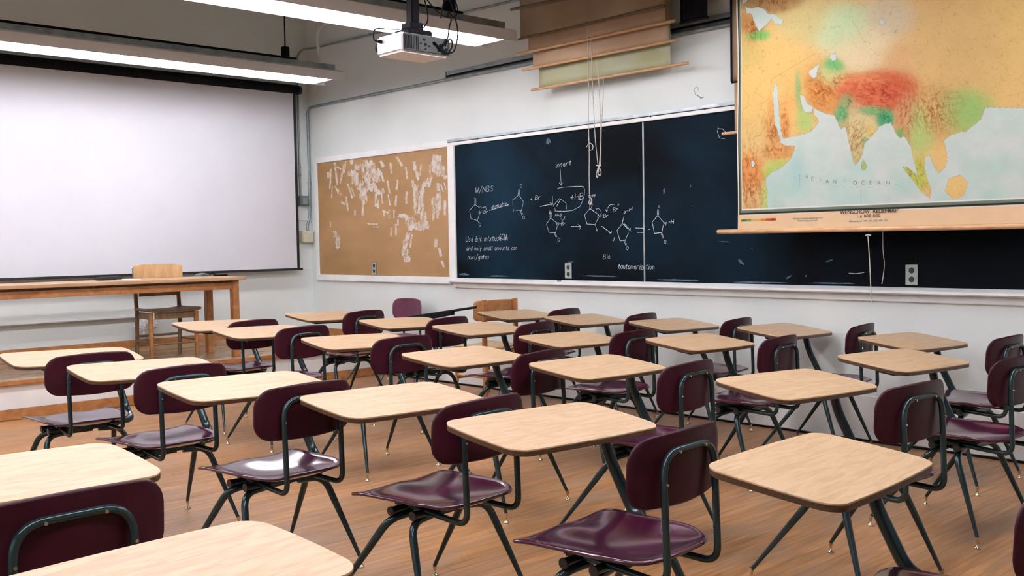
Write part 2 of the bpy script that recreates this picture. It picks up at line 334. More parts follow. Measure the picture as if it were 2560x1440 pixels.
# tape residue: strips and rubbed patches, positions read off the photograph (zoomed frame of the board, 4x)
def cz(x, y): return on_x(780+x/4, 360+y/4, XW-.0165)
strips = [(185,350,20,200,3),(200,480,14,120,4),(165,315,30,60,0),(240,300,22,230,-6),(270,240,60,14,25),(300,300,22,200,12),(330,230,18,120,6),(250,460,16,90,-25),(275,480,12,70,-30),(350,600,22,150,-8),(310,590,60,22,30),(380,470,18,150,-18),(410,480,14,100,-20),
(395,180,40,50,0),(450,230,60,60,10),(400,290,90,60,0),(430,350,70,120,-8),(460,400,40,110,-10),(510,280,34,160,-3),(560,200,100,70,0),(600,250,110,110,0),(640,310,80,130,-8),(560,340,70,120,0),(500,470,60,180,0),(530,500,50,160,2),(510,640,26,160,2),(600,430,120,90,0),(680,480,90,60,-10),(640,560,26,130,0),(700,540,20,110,-6),(660,600,22,90,0),
(700,200,34,70,-28),(790,240,26,110,-4),(875,175,26,110,-32),(945,290,24,120,-8),(700,320,24,120,-18),(765,430,20,130,-10),(850,410,26,110,6),(840,570,24,110,4),(945,535,24,120,3),(770,560,16,110,-10),(740,680,90,16,20),(720,690,14,60,0),(770,700,12,90,0),(820,700,14,80,0),
(1025,220,30,90,-4),(1040,270,26,120,-8),(1085,260,20,120,6),(1060,320,26,90,0),(1015,430,30,150,-6),(1040,480,40,160,0),(1030,610,30,180,2),(1110,430,34,130,22),(1150,380,34,100,26),(1095,520,44,150,12),(1090,620,60,160,2),(1110,740,70,120,-4),(1130,820,90,90,-6),(1180,380,30,110,14),(1180,270,24,120,-4),(1240,220,90,150,0),(1290,270,80,110,0),(1230,130,60,50,0),(1270,160,50,90,0),(1330,330,50,40,0),
(1260,430,40,80,-10),(1300,440,14,80,-20),(1330,420,12,70,-16),(1260,600,60,230,0),(1210,640,30,230,0),(1330,640,30,150,0),(980,760,120,80,0),(1030,820,170,90,0),(900,720,80,40,0),(960,920,50,70,10),(940,1000,64,90,8),(930,1090,70,80,6),(950,1150,80,60,-4),(990,970,20,130,8),(1240,990,44,80,0),(1280,1080,34,90,-12),(1310,1200,30,70,-20),(230,900,40,60,0),(260,980,50,120,0),(430,690,16,60,0),(185,800,12,60,0),(790,880,16,90,0),(840,860,20,120,0),(860,780,18,70,0),(600,800,120,16,4),(640,830,60,12,0)]
strips.sort(key=lambda q: -q[2]*q[3]); rest = MB()
for si, (x, y, w_, h_, ang) in enumerate(strips):
    rs_ = MB() if si < 99 else rest
    big = w_*h_ > 5200
    parts = 1 if not big else 26
    for q in range(parts):
        if big: cx_, cy_, ww, hh, aa = x+random.uniform(-.42, .42)*w_, y+random.uniform(-.32, .32)*h_, w_*random.uniform(.10, .26), h_*random.uniform(.30, .70), ang+random.uniform(-14, 14)
        else: cx_, cy_, ww, hh, aa = x, y, w_, h_, ang
        t = R(aa); pts = []
        m_ = 7
        for k in range(m_+1): pts.append((-ww/2*random.uniform(.6, 1.1), -hh/2+hh*k/m_))
        for k in range(m_, -1, -1): pts.append((ww/2*random.uniform(.6, 1.1), -hh/2+hh*k/m_))
        P3 = [cz(cx_+u*math.cos(t)-v*math.sin(t), cy_+u*math.sin(t)+v*math.cos(t)) for u, v in pts]
        off = random.uniform(0, .0006)
        P3 = [p-Vector((off, 0, 0)) for p in P3]
        L_ = len(P3); fs = [(k, k+1, L_-2-k, L_-1-k) for k in range(m_)]
        rs_.add(P3, fs)
    if si < 99: rs_.build('tape_mark', M['resid'], cb)
tag(rest.build('tape_specks', M['resid'], cb), kind='stuff')

# chalk writing: single-stroke letters and structures drawn on the slate
FONT = {'W': [[(0,6),(1,0),(2,4),(3,0),(4,6)]], '/': [[(0,-1),(3,7)]], 'N': [[(0,0),(0,6),(4,0),(4,6)]], 'B': [[(0,0),(0,6),(2.5,6),(3.3,4.6),(2.2,3.2),(0,3.2)],[(2.2,3.2),(3.6,1.8),(2.6,0),(0,0)]],
'S': [[(3.5,5.2),(2,6),(.5,5),(1,3.6),(3,2.6),(3.4,1),(1.8,0),(0,.8)]], '+': [[(0,3),(4,3)],[(2,5),(2,1)]], ',': [[(1,.5),(.4,-1)]], 'r': [[(0,0),(0,4)],[(0,2.6),(1.4,4),(2.6,3.7)]], 'H': [[(0,0),(0,6)],[(4,0),(4,6)],[(0,3),(4,3)]], '-': [[(0,3),(3,3)]],
'O': [[(2,0),(.4,1.2),(0,3.4),(1.2,5.8),(2.8,5.8),(4,3.6),(3.4,1),(2,0)]], 'i': [[(1,0),(1,4)],[(1,5.4),(1.1,5.8)]], 'n': [[(0,0),(0,4)],[(0,2.8),(1.5,4),(2.6,3),(2.8,0)]], 's': [[(2.6,3.5),(1.2,4),(.3,3),(2.3,1.6),(1.6,0),(0,.4)]], 'e': [[(.2,2.2),(2.8,2.4),(1.8,4),(.4,3),(.4,1),(1.6,0),(3,.7)]],
't': [[(1.2,5.6),(1.2,.8),(2.4,0)],[(0,4),(2.6,4)]], 'u': [[(0,4),(.2,.8),(1.4,0),(2.8,1.2)],[(2.8,4),(2.8,0)]], 'l': [[(.6,6),(.6,.4),(1.4,0)]], 'a': [[(2.7,3.6),(1,4),(0,2),(1,0),(2.6,1.2)],[(2.8,4),(2.8,0)]], 'b': [[(0,6),(0,0),(2,0),(2.8,1.8),(1.6,3.6),(0,2.8)]], 'm': [[(0,0),(0,4)],[(0,3),(1.2,4),(2,3),(2,0)],[(2,3),(3.2,4),(4,3),(4.1,0)]],
'o': [[(1.4,0),(.1,1.4),(.6,3.6),(2.2,3.8),(2.9,2),(1.4,0)]], 'd': [[(2.7,3.2),(1,4),(0,2),(1,0),(2.6,1.2)],[(2.8,6),(2.8,0)]], 'x': [[(0,4),(2.8,0)],[(2.8,4),(0,0)]], 'c': [[(2.6,3.4),(1.2,4),(.1,2),(1,0),(2.7,.7)]], 'C': [[(3.4,5),(1.8,6),(.2,3.6),(.8,.6),(2.4,0),(3.6,.9)]], '4': [[(2.6,0),(2.6,6),(0,2),(3.6,2)]],
'y': [[(0,4),(1.4,1)],[(3,4),(.4,-2)]], 'z': [[(0,4),(2.8,4),(0,0),(2.9,0)]], 'f': [[(2.6,5.6),(1.4,6),(1,0)],[(0,3.6),(2.4,3.6)]], 'h': [[(0,6),(0,0)],[(0,2.6),(1.4,4),(2.6,3),(2.8,0)]], 'U': [[(0,6),(.2,1),(1.8,0),(3.4,1),(3.6,6)]], 'g': [[(2.7,3.6),(1,4),(0,2.2),(1,.6),(2.7,1.6)],[(2.8,4),(2.6,-1.2),(.6,-1.6)]], '.': [[(.4,0),(.7,.3)]], 'v': [[(0,4),(1.4,0),(2.8,4)]]}
chalk = []; word = [None]
def stroke(pts, w=.75): chalk.append(([on_x(x, y, BBX-.0008) for x, y in pts], w, word[0]))
def z6(*p): return [(1400+x/4, 360+y/4) for x, y in p]
def z5(*p): return [(780+x/4, 360+y/4) for x, y in p]
def text(s, x, y, h, slope=0, w=.7, adv=1.0):
    u = h/6; word[0] = (s, x, y)
    for ch in s:
        if ch == ' ': x += 3.2*u*adv; continue
        wd = 0
        for st in FONT.get(ch, []):
            pts = [(x+px*u*adv+py*u*.12, y-py*u+slope*(px*u)) for px, py in st]; stroke(pts, w)
            wd = max(wd, max(p[0] for p in st))
        x += (wd+1.3)*u*adv; y += slope*(wd+1.3)*u*adv
    word[0] = None
text('W/NBS', 1188, 483, 14, -.12, .8, .8)
stroke(z5((1630,605),(1575,665),(1590,745),(1655,765),(1680,680))); stroke(z5((1680,640),(1630,605))); stroke(z5((1628,605),(1628,530))); stroke(z5((1640,600),(1638,540)))
text('N-Br', 1197, 534, 7.5, -.05, .7, 1.0); stroke(z5((1655,765),(1672,800))); text('O', 1196.5, 566, 9, 0, .6, .9)
text('domohv', 1228, 523, 10, -.27, .7, .9); stroke(z5((1775,665),(1965,605)), .9); stroke(z5((1945,600),(1965,605),(1950,628)), .8)
stroke(z5((1680,620),(1700,640),(1735,625),(1745,660)), .6)
stroke(z5((2105,560),(2065,510),(2008,560),(2012,680))); stroke(z5((2012,660),(2095,665),(2112,590))); stroke(z5((2060,510),(2066,450))); stroke(z5((2072,512),(2078,455)))
text('O', 1300, 469, 8, 0, .7, .9); text('N', 1306, 506, 5, 0, .6); stroke(z5((2095,665),(2108,705))); stroke(z5((2085,670),(2098,710))); text('O', 1306, 548, 9, 0, .6, .9)
text('+', 1325, 502, 8, 0, .7); text(',Br', 1334, 500, 11, -.1, .75, .9)
stroke(z5((2280,625),(2400,600)), .9); stroke(z5((2380,588),(2402,600),(2385,620)), .8)
text('insert', 1388, 420, 13, -.18, .8, .85); stroke([(1400.5,422),(1403,463)], .8); stroke([(1398,457),(1403,463.5),(1406,456)], .8)
stroke([(1394,471),(1410,468),(1440,466),(1458,466),(1462,474),(1461,487),(1457,501),(1450,516),(1432,526),(1405,529),(1385,527)], .7)
stroke(z5((2420,610),(2475,545),(2540,590),(2545,650))); stroke(z5((2440,632),(2482,560))); stroke(z5((2405,520),(2408,600),(2440,670),(2550,672)), .5)
text('+HB', 1425, 502, 16, -.12, .8, .85)
stroke(z5((2452,790),(2385,740),(2345,800),(2370,885),(2435,890),(2455,815))); stroke(z5((2380,740),(2380,680))); stroke(z5((2392,738),(2393,680))); text('O', 1373, 534, 7, 0, .6)
text('N-Br', 1391, 564, 8, -.05, .75, .95); stroke(z5((2435,890),(2450,930))); stroke(z5((2425,895),(2442,935))); text('O', 1394, 604, 9, 0, .6, .9)
text('H-B', 1388, 541, 7, 0, .6); stroke([(1402,546),(1406,551),(1411,548),(1412,540)], .6)
stroke(z6((110,825),(205,825)), .9); stroke(z6((178,803),(207,825),(195,855)), .85)
stroke(z6((375,700),(300,645),(245,710),(270,800),(350,805),(385,735)), .9); stroke(z6((296,645),(300,590)), .9); stroke(z6((310,645),(325,605),(310,575))); text('o-H', 1470, 494, 8, -.05, .7)
text('N-Br', 1494, 544, 9, 0, .85, 1.0); stroke(z6((350,805),(366,850))); text('o', 1490.5, 578, 6, 0, .8)
stroke(z6((360,652),(385,645),(408,665),(415,700)), .7); stroke(z6((362,665),(356,648),(378,650)), .7)
stroke(z6((545,603),(500,610),(475,640),(466,672)), .7); stroke(z6((455,655),(465,675),(480,662)), .7); text('Br', 1532.5, 530, 11, -.12, .75, .85); text('o', 1544, 514, 7, 0, .6)
stroke(z6((415,822),(510,890)), .9); stroke(z6((515,868),(512,892),(490,890)), .8); stroke(z6((545,935),(535,970),(525,965)), .8)
stroke(z6((680,850),(625,795),(570,865),(600,968),(650,965),(685,890)), .85); stroke(z6((640,795),(688,845)), .8); stroke(z6((622,790),(640,722)), .8); text('o-H', 1559, 535, 9, -.45, .75, 1.1)
text('N.', 1570, 578, 8, 0, .75); stroke(z6((652,965),(668,1010)), .7); stroke(z6((642,970),(658,1016)), .7); text('O', 1565, 625, 9.5, 0, .7, .9)
stroke(z6((755,840),(850,843)), 1.0); stroke(z6((770,884),(850,885)), 1.0); stroke(z6((885,855),(902,853)), .8)
stroke(z6((1038,785),(978,715),(922,780),(945,895),(1018,885),(1032,815)), .85); stroke(z6((973,713),(975,655)), .7); stroke(z6((985,713),(987,655)), .7); text('O', 1645, 520, 6, 0, .6)
text('N', 1659, 564, 9, 0, .85, .9); text('-H', 1671, 560, 10, -.05, .85, .9); stroke(z6((1018,887),(1040,945)), .7); stroke(z6((1008,892),(1030,945)), .7); text('O', 1659.5, 609, 9, 0, .7, .9)
text('Use bic mlxtuse in', 1164, 604, 13, -.03, .8, .72); text('CCl4', 1247, 600, 15, -.05, .8, .5)
text('and only small amounts can', 1166, 626, 10.5, -.01, .75, .72); text('nucl/gates.', 1169, 648, 11, -.01, .75, .75)
text('Bie', 1508, 648, 11, -.12, .7, .9); text('tautomerization', 1545, 672, 13, .02, .85, .72)
stroke([(1797,320),(1793,328),(1799,346)], .6); stroke([(1793,322),(1806,322),(1816,332)], .6); stroke([(1796,345),(1812,347)], .5)
stroke([(2122,683),(2134,684),(2144,684),(2160,681)], .9)
cws = {}
for ci, (pts, w_, key) in enumerate(chalk):
    hw = w_*.0024
    cw = cws.setdefault(key or ci, MB())
    P3 = []
    for i in range(len(pts)-1):
        n_ = max(1, int((pts[i+1]-pts[i]).length/.012))
        for k in range(n_): P3.append(pts[i].lerp(pts[i+1], k/n_))
    P3.append(pts[-1]); vs = []
    for i, p in enumerate(P3):
        t = P3[min(i+1, len(P3)-1)]-P3[max(i-1, 0)]; nn = Vector((0, -t.z, t.y)).normalized()*hw*random.uniform(.75, 1.2)
        vs += [p+nn, p-nn]
    cw.add(vs, [(2*i, 2*i+1, 2*i+3, 2*i+2) for i in range(len(P3)-1)])
for key, cw in cws.items(): cw.build('chalk_word' if isinstance(key, tuple) else 'chalk_stroke', M['chalk'], bb)
sm = MB()
def blob(x, y, rx, ry, ang=0):
    pts = []
    for k in range(14):
        a = 2*math.pi*k/14; q = random.uniform(.6, 1.15); u, v = rx*q*math.cos(a), ry*q*math.sin(a); t = R(ang)
        pts.append(on_x(x+u*math.cos(t)-v*math.sin(t), y+u*math.sin(t)+v*math.cos(t), BBX-.0004))
    MB().add(pts, [tuple(range(14))]).build('chalk_smear', M['smear'], bb)
for a in [(1371,352,7,9,10),(1853,655,4,11,-40),(1730,515,1.6,1.6,0),(1973,692,9,2.5,-30),(2073,652,10,2.5,-20),(2015,690,4,2,-50),(1880,622,3,1,40),(1810,604,16,1.4,3),(1726,465,2,6,10),(1660,478,2.5,8,0),(1426,655,9,1.5,0),(1160,686,12,3,0),(1245,690,30,2,0),(1500,690,50,2,1),(1700,700,60,2.2,1),(1900,706,70,2.4,1),(2080,708,60,2.2,1)]: blob(*a)
# small writing on the tray: dark chalk stubs
tag(MB().tube([(XW-.062, 5.86, 1.003), (XW-.062, 5.90, 1.003)], .006, 8).build('chalk_stub', M['dark']), 'short dark stub lying on the chalk tray below the left outlet', 'chalk')

def outlet(y, z, X, label):
    o = empty('wall_outlet', (X, y, z)); tag(o, label, 'outlet')
    MB().rbox(-.006, 0, -.041, .041, -.066, .066, .003).build('cover_plate', M['greyplate'], o)
    for dz in (.028, -.028):
        s_ = MB(); s_.prism([(.017*math.cos(2*math.pi*k/12), .019*math.sin(2*math.pi*k/12)+dz) for k in range(12)], 'x', -.0085, -.004)
        s_.build('socket', M['dark'], o)
    return o
outlet(5.804, 1.088, BBX, 'grey two-socket outlet on the blackboard below the chalked rings')
outlet(8.580, 1.088, XW-.016, 'grey two-socket outlet near the bottom of the tan pin board')
outlet(2.866, 1.088, BBX, 'grey two-socket outlet on the blackboard right of the hanging cords')

# ---------------------------------------------------------------- pipes, boxes, channel
def conduit(pts, r, label, m=M['conduit'], fr=.08, clips=()):
    o = empty('conduit'); tag(o, label, 'conduit')
    MB().tube(fillet(pts, fr), r, 10).build('pipe', m, o)
    for c_, ax_ in clips:
        q = MB(); a_ = Vector(c_); d = Vector(ax_).normalized()*.018
        q.tube([a_-d, a_+d], r*1.35, 10); q.build('coupling', m, o)
    return o
conduit([(6.045, YW-.055, 1.502), (6.045, YW-.055, 1.56), (6.09, YW-.04, 1.66), (6.095, YW-.04, 2.86), (XW-.028, 9.60, 2.866), (XW-.028, 7.36, 2.866), (XW-.028, 1.0, 2.835)], .0135,
        'grey metal conduit rising from the beige box and running along the right wall', clips=[((6.092, YW-.04, 2.03), (0, 0, 1)), ((XW-.028, 8.50, 2.866), (0, 1, 0))])
conduit([(5.985, YW-.025, 1.887), (5.985, YW-.025, 3.42), (6.04, YW-.05, 3.50), (XW-.025, 9.62, 3.50), (XW-.025, 1.0, 3.30)], .011,
        'thin grey conduit from the small grey box up to the high right wall', clips=[((5.985, YW-.025, 2.12), (0, 0, 1)), ((5.985, YW-.025, 2.20), (0, 0, 1))])
b1 = empty('junction_box'); tag(b1, 'beige electrical box low in the corner beside the screen', 'electrical box')
MB().rbox(5.972, 6.112, YW-.075, YW, 1.372, 1.502, .006).build('box_body', M['beige'], b1)
q = MB()
for dx, dz in ((-.04, .035), (.035, .03), (-.01, -.02)): q.tube([(6.042+dx, YW-.078, 1.437+dz), (6.042+dx, YW-.072, 1.437+dz)], .004, 8)
q.build('cover_screws', M['wooddark'], b1)
b2 = empty('junction_box'); tag(b2, 'small dark grey box under the thin conduit in the corner', 'electrical box')
MB().rbox(5.965, 6.075, YW-.06, YW, 1.780, 1.888, .005).build('box_body', M['greybox'], b2)
MB().rbox(5.99, 6.05, YW-.064, YW-.058, 1.80, 1.868, .002).build('cover_plate', M['conduit'], b2)
ch = empty('wall_channel'); tag(ch, 'long dark metal channel fixed high along the right wall behind the maps', 'rail')
MB().rbox(XW-.028, XW, 1.0, 7.345, 2.905, 2.938, .003).build('upper_flange', M['galv'], ch)
MB().box(XW-.014, XW, 1.0, 7.345, 2.885, 2.905).build('recess', M['black'], ch)
MB().rbox(XW-.024, XW, 1.0, 7.345, 2.882-.02, 2.888, .003).build('lower_flange', M['channel'], ch)
MB().box(XW-.03, XW, 7.343, 7.352, 2.862, 2.938).build('end_cap', M['channel'], ch)

# ---------------------------------------------------------------- projection screen
ps = empty('projection_screen'); tag(ps, 'white pull-down projection screen with black borders on the front wall', 'screen')
SY = YW-.13
MB().tube([(1.70, SY+.02, 3.035), (5.93, SY+.02, 3.035)], .052, 18).build('roller_case', M['black'], ps)
MB().tube([(5.93, SY+.02, 3.035), (5.965, SY+.02, 3.035)], .047, 18).build('case_end_cap', M['dark'], ps)
def sheet_y(x0, x1, z0, z1, Y, th=.002):
    return MB().box(x0, x1, Y-th/2, Y+th/2, z0, z1)
tabx = lambda z: 5.845+.028*((z-2.0)/1.0)**2-.0
# fabric with slightly curved tensioned right edge
fv = []; n_ = 24
for k in range(n_+1):
    z = 1.09+(3.0-1.09)*k/n_; e = 5.858-.025*math.sin(math.pi*k/n_)*0+.0
    fv += [(1.83, SY-.001, z), (e, SY-.001, z), (e, SY+.001, z), (1.83, SY+.001, z)]
mbs = MB(); mbs.add(fv, [(4*k+a, 4*k+(a+1) % 4, 4*k+4+(a+1) % 4, 4*k+4+a) for k in range(n_) for a in range(4)]); mbs.build('screen_fabric', M['screen'], ps)
bv = []
for k in range(n_+1):
    z = 1.09+(3.0-1.09)*k/n_; x = 5.858; wdt = .022+.028*(1-k/n_)**1.5+.004*math.sin(k)
    wdt = .032
    bv += [(x, SY-.0012, z), (x+wdt, SY-.0012, z), (x+wdt, SY+.0012, z), (x, SY+.0012, z)]
mbb = MB(); mbb.add(bv, [(4*k+a, 4*k+(a+1) % 4, 4*k+4+(a+1) % 4, 4*k+4+a) for k in range(n_) for a in range(4)]); mbb.build('side_border', M['dark'], ps)
MB().box(1.80, 1.83, SY-.0012, SY+.0012, 1.09, 3.0).build('side_border', M['dark'], ps)
MB().rbox(1.76, 5.925, SY-.012, SY+.012, 1.068, 1.092, .004).build('bottom_bar', M['dark'], ps)
for x in (1.75, 5.9): MB().rbox(x, x+.03, SY+.05, YW-.001, 3.0, 3.08, .004).build('wall_bracket', M['black'], ps)

# ---------------------------------------------------------------- hanging fluorescent lights
def make_light(Y0, label, x1=5.59, x0=-1.5):
    root = empty('fluorescent_light', (0, Y0, 0)); tag(root, label, 'ceiling light', 'hanging fluorescent lights')
    w = .178; zb_ = 2.921
    def sect(pts, xa, xb, name, m):      # section given as (y, height above the reflector rim), running along x
        n = len(pts); mb = MB(); pts = [(y, zb_+z) for y, z in pts]
        mb.add([(xa, y, z) for y, z in pts]+[(xb, y, z) for y, z in pts], [tuple(range(n)), tuple(range(2*n-1, n-1, -1))]+[(i, i+n, (i+1) % n+n, (i+1) % n) for i in range(n)]); return mb.build(name, m, root)
    for s in (-1, 1):
        sect([(s*(w-.003), 0), (s*w, 0), (s*(w+.001), .084), (s*.104, .110), (s*.104, .105), (s*(w-.003), .081)], x0, x1, 'reflector_wing', M['reflector'])
        MB().tube([(x0+.12, s*.086, zb_+.015), (x1-.16, s*.086, zb_+.015)], .021, 12).build('lamp_tube', M['lens'], root)
        for xe in (x0+.11, x1-.15): MB().rbox(xe-.012, xe+.012, s*.086-.02, s*.086+.02, zb_+.01, zb_+.074, .003).build('tube_socket', M['white'], root)
    sect([(-.172, .074), (.172, .074), (.172, .079), (-.172, .079)], x0, x1-.127, 'inner_reflector', M['white'])
    for xe in (x0+.09, x1-.136): MB().box(xe, xe+.006, -.173, .173, zb_+.002, zb_+.076).build('end_plate', M['white'], root)
    sect([(-.104, .079), (.104, .079), (.104, .101), (-.104, .101)], x0, x1-.12, 'lamp_body', M['reflector'])
    sect([(-.104, .101), (.104, .101), (.104, .159), (-.104, .159)], x0, x1-.06, 'channel_housing', M['galv'])
    k = x1-.40; sl = MB()
    while k > x0+.35:
        sl.box(k-.35, k-.03, -.109, -.104, zb_+.104, zb_+.110); k -= .50
    sl.build('housing_slots', M['white'], root)
    sect([(-.086, .159), (.086, .159), (.086, .184), (-.086, .184)], x0, x1-.48, 'ballast_cover', M['black'])
    for x in (5.02, 1.85, -.95):
        MB().tube([(x, -.046, zb_+.26), (x, -.046, H)], .0065, 8).build('hanger_rod', M['black'], root)
        MB().rbox(x-.032, x+.032, -.075, -.017, zb_+.184, zb_+.28, .006).build('hanger_bracket', M['black'], root)
    return root
make_light(8.44, 'hanging fluorescent light nearest the projection screen, with grey cable at its end')
make_light(6.02, 'hanging fluorescent light behind the projector, crossing the top of the view')
make_light(3.60, 'hanging fluorescent light over the middle desks, above the top of the view')
make_light(1.18, 'hanging fluorescent light overhead just in front of the camera')
pc = [on_y(800, 156, 8.42), on_y(792, 85, 8.42), on_y(808, 56, 8.42), on_y(850, 50, 8.42)]
pc.append(Vector((pc[-1].x+.12, 8.42, pc[-1].z+.01))); pc.append(Vector((pc[-1].x+.06, 8.42, H)))
tag(MB().tube(fillet(pc, .12), .015, 10).build('lamp_cable', M['reflector']), 'pale grey cable conduit curving down onto the light by the screen', 'cable')

# ---------------------------------------------------------------- projector
pj = empty('projector', (3.855, 4.93, 2.475)); tag(pj, 'white ceiling projector with dark grey connector side hanging on black pole', 'projector')
MB().rbox(-.185, .185, -.10, .15, 0, .118, .014).build('housing', M['white'], pj)
MB().rbox(-.172, .182, -.112, -.098, .010, .112, .005).build('connector_panel', M['darkgreen'], pj)
q = MB()
for x, z, s_ in ((-.02, .085, .009), (-.045, .06, .006), (-.01, .058, .010), (.02, .05, .007), (-.01, .03, .006), (.06, .07, .012), (.09, .05, .012), (.125, .07, .010), (.15, .045, .010)): q.box(x-s_, x+s_, -.1135, -.111, z-s_*.7, z+s_*.7)
q.build('ports', M['black'], pj)
q = MB()
for k in range(9): q.box(-.165+k*.012, -.160+k*.012, -.1135, -.111, .02, .10)
q.build('vent_grille', M['black'], pj)
MB().tube([(-.14, .152, .06), (-.14, .175, .06)], .035, 18).build('lens_barrel', M['black'], pj)
MB().rbox(-.10, .08, -.07, .08, .118, .155, .006).build('ceiling_mount', M['black'], pj)
MB().rbox(-.07, .03, -.05, .05, .155, .20, .006).build('mount_clamp', M['black'], pj)
MB().rbox(-.045, .015, -.03, .03, .20, H-2.475, .006).build('ceiling_pole', M['black'], pj)
def wire(pts, r=.0045, n=10):
    P = [Vector(p) for p in pts]; out = []
    for i in range(len(P)-1):
        a = P[max(i-1, 0)]; b = P[i]; c = P[i+1]; d = P[min(i+2, len(P)-1)]
        for k in range(n):
            t = k/n; out.append(.5*((2*b)+(c-a)*t+(2*a-5*b+4*c-d)*t*t+(-a+3*b-3*c+d)*t**3))
    out.append(P[-1]); return MB().tube(out, r, 7)
wire([(.01, 0, .62), (.07, -.02, .50), (.03, -.02, .42), (.10, -.03, .33), (.17, -.05, .27), (.22, -.08, .25), (.19, -.10, .19), (.16, -.12, .12), (.13, -.13, .06)]).build('signal_cable', M['black'], pj)
wire([(.01, 0, .52), (.06, 0, .40), (.08, -.02, .30), (.06, -.05, .22), (.02, -.06, .17)]).build('signal_cable', M['black'], pj)
wire([(.14, -.08, .24), (.16, -.09, .34), (.20, -.1, .35), (.23, -.11, .25), (.24, -.12, .15), (.20, -.125, .04), (.12, -.125, .03), (.05, -.12, .08)]).build('signal_cable', M['black'], pj)
wire([(.10, -.115, .07), (.14, -.13, .02), (.185, -.13, .07), (.17, -.125, .11), (.09, -.12, .03)], .005).build('signal_cable', M['black'], pj)
wire([(-.05, -.03, .17), (-.12, -.02, .15), (-.17, .05, .155), (-.21, .12, .16), (-.215, .13, .10), (-.197, .10, .085)], .004).build('power_cord', M['black'], pj)
MB().tube([(-.200, .105, .086), (-.188, .085, .080)], .010, 10).build('power_plug', M['black'], pj)
# black clamp and coiled wire on the second light
hk = on_y(1121, 44, 5.94); hc = empty('cable_hook', (hk.x, 5.94, hk.z)); tag(hc, 'black bracket with coiled wire hanging on the light right of the projector', 'bracket')
MB().rbox(-.03, .03, -.02, .03, .01, .14, .006).build('bracket_body', M['black'], hc)
wire([(.0, -.03, .14), (.05, -.03, .12), (.065, -.03, .05), (.03, -.03, .0), (-.02, -.03, .03), (-.05, -.04, -.03), (-.10, -.05, -.06)], .0035).build('wire_loop', M['black'], hc)

# ---------------------------------------------------------------- map sheets
def hang_sheet(name_, X, yl, yr, zb, zt, m, dm, dl, dr, label, drop=0, rd=.011, sheet='map_sheet', wob=.004, group=None):
    o = empty(name_); tag(o, label, 'wall map', group)
    n = 24; v = []; f = []
    for j in range(13):
        for i in range(n+1):
            y = yl+(yr-yl)*i/n; z = zb+(zt-zb)*j/12
            v.append((X+wob*math.sin(y*5+z*3), y, z))
    mb = MB()
    k = len(v); v2 = [(x+.0016, y, z) for x, y, z in v]
    fs = []
    for j in range(12):
        for i in range(n):
            a = j*(n+1)+i; fs.append((a, a+1, a+n+2, a+n+1)); fs.append((k+a+n+1, k+a+n+2, k+a+1, k+a))
    rim = [i for i in range(n+1)]+[j*(n+1)+n for j in range(1, 13)]+[12*(n+1)+i for i in range(n-1, -1, -1)]+[j*(n+1) for j in range(11, 0, -1)]
    fs += [(rim[t], k+rim[t], k+rim[(t+1) % len(rim)], rim[(t+1) % len(rim)]) for t in range(len(rim))]
    mb.add(v+v2, fs, True); mb.build(sheet, m, o)
    MB().tube([(X, yl+dl, zb-.004), (X, yr-dr, zb-.004-drop)], rd, 12).build('bottom_dowel', dm, o)
    MB().tube([(X+.01, yl+.03, zt+.02), (X+.01, yr-.03, zt+.02)], .032, 14).build('spring_roller', M['doweldark'], o)
    return o
RZ = 3.62
g = 'roller maps on the rack left of the large map'
hang_sheet('roller_map', 5.985, 6.00, 4.63, 2.61, RZ-.30, M['olive'], M['dowel'], .09, .16, 'olive green roller map, lowest edge of the stack above the blackboard', group=g)
hang_sheet('roller_map', 5.925, 6.01, 4.60, 2.775, RZ-.20, M['backlight'], M['dowel'], .12, .08, 'buff roller map just above the olive one, thin orange dowel', group=g)
hang_sheet('roller_map', 5.865, 6.00, 4.58, 2.900, RZ-.10, M['backlight'], M['dowel'], .14, .09, 'buff roller map third from the bottom of the stacked maps', group=g, rd=.012)
hang_sheet('roller_map', 5.795, 6.02, 4.55, 3.000, RZ-.05, M['backing'], M['doweldark'], .02, .02, 'dark brown frontmost roller map at the top of the stack', group=g, rd=.009)
# rack brackets that carry the rollers
for nm, ya, yb, lab in (('map_rack', 6.26, 4.42, 'dark steel rack holding the stacked roller maps over the blackboard'), ):
    rk = empty(nm); tag(rk, lab, 'rack')
    for yy in (ya-.10, yb+.11):
        m_ = MB(); P = [(XW-.001, 3.68), (5.74, 3.68), (5.74, 3.63), (XW-.001, 3.57)]
        m_.add([(x, yy, z) for x, z in P]+[(x, yy+.01, z) for x, z in P], [(0, 1, 2, 3), (7, 6, 5, 4), (0, 4, 5, 1), (1, 5, 6, 2), (2, 6, 7, 3), (3, 7, 4, 0)])
        m_.build('side_bracket', M['black'], rk)
    MB().tube([on_x(1278, 24, 5.76), on_x(1440, -10, 5.76)], .012, 10).build('front_rod', M['doweldark'], rk)
# dark rolled map standing away to the right of the stack
hang_sheet('roller_map', 5.96, 4.52, 4.28, 2.90, 3.60, M['black'], M['black'], .0, .0, 'narrow black rolled cover hanging right of the stacked maps')

# the two maps behind the large one, only their left edges showing
d0 = on_x(1806, 335, 6.0); e0 = on_x(1836, 300, 6.0).y
hang_sheet('roller_map', 6.00, e0, 1.95, d0.z+.004, 3.62, M['backlight'], M['dowel'], d0.y-e0, .10, 'cream map mostly hidden behind the large map, dowel end over the blackboard')
e1 = on_x(1829, 205, 5.90); o = hang_sheet('roller_map', 5.90, e1.y, 1.92, e1.z, 3.62, M['backing'], M['black'], -.0, -.0, 'tan black-edged map hidden behind the upper left of the large map', rd=.006)
MB().box(5.888, 5.894, e1.y-.012, e1.y+.001, e1.z, 3.62).build('black_edging', M['black'], o)

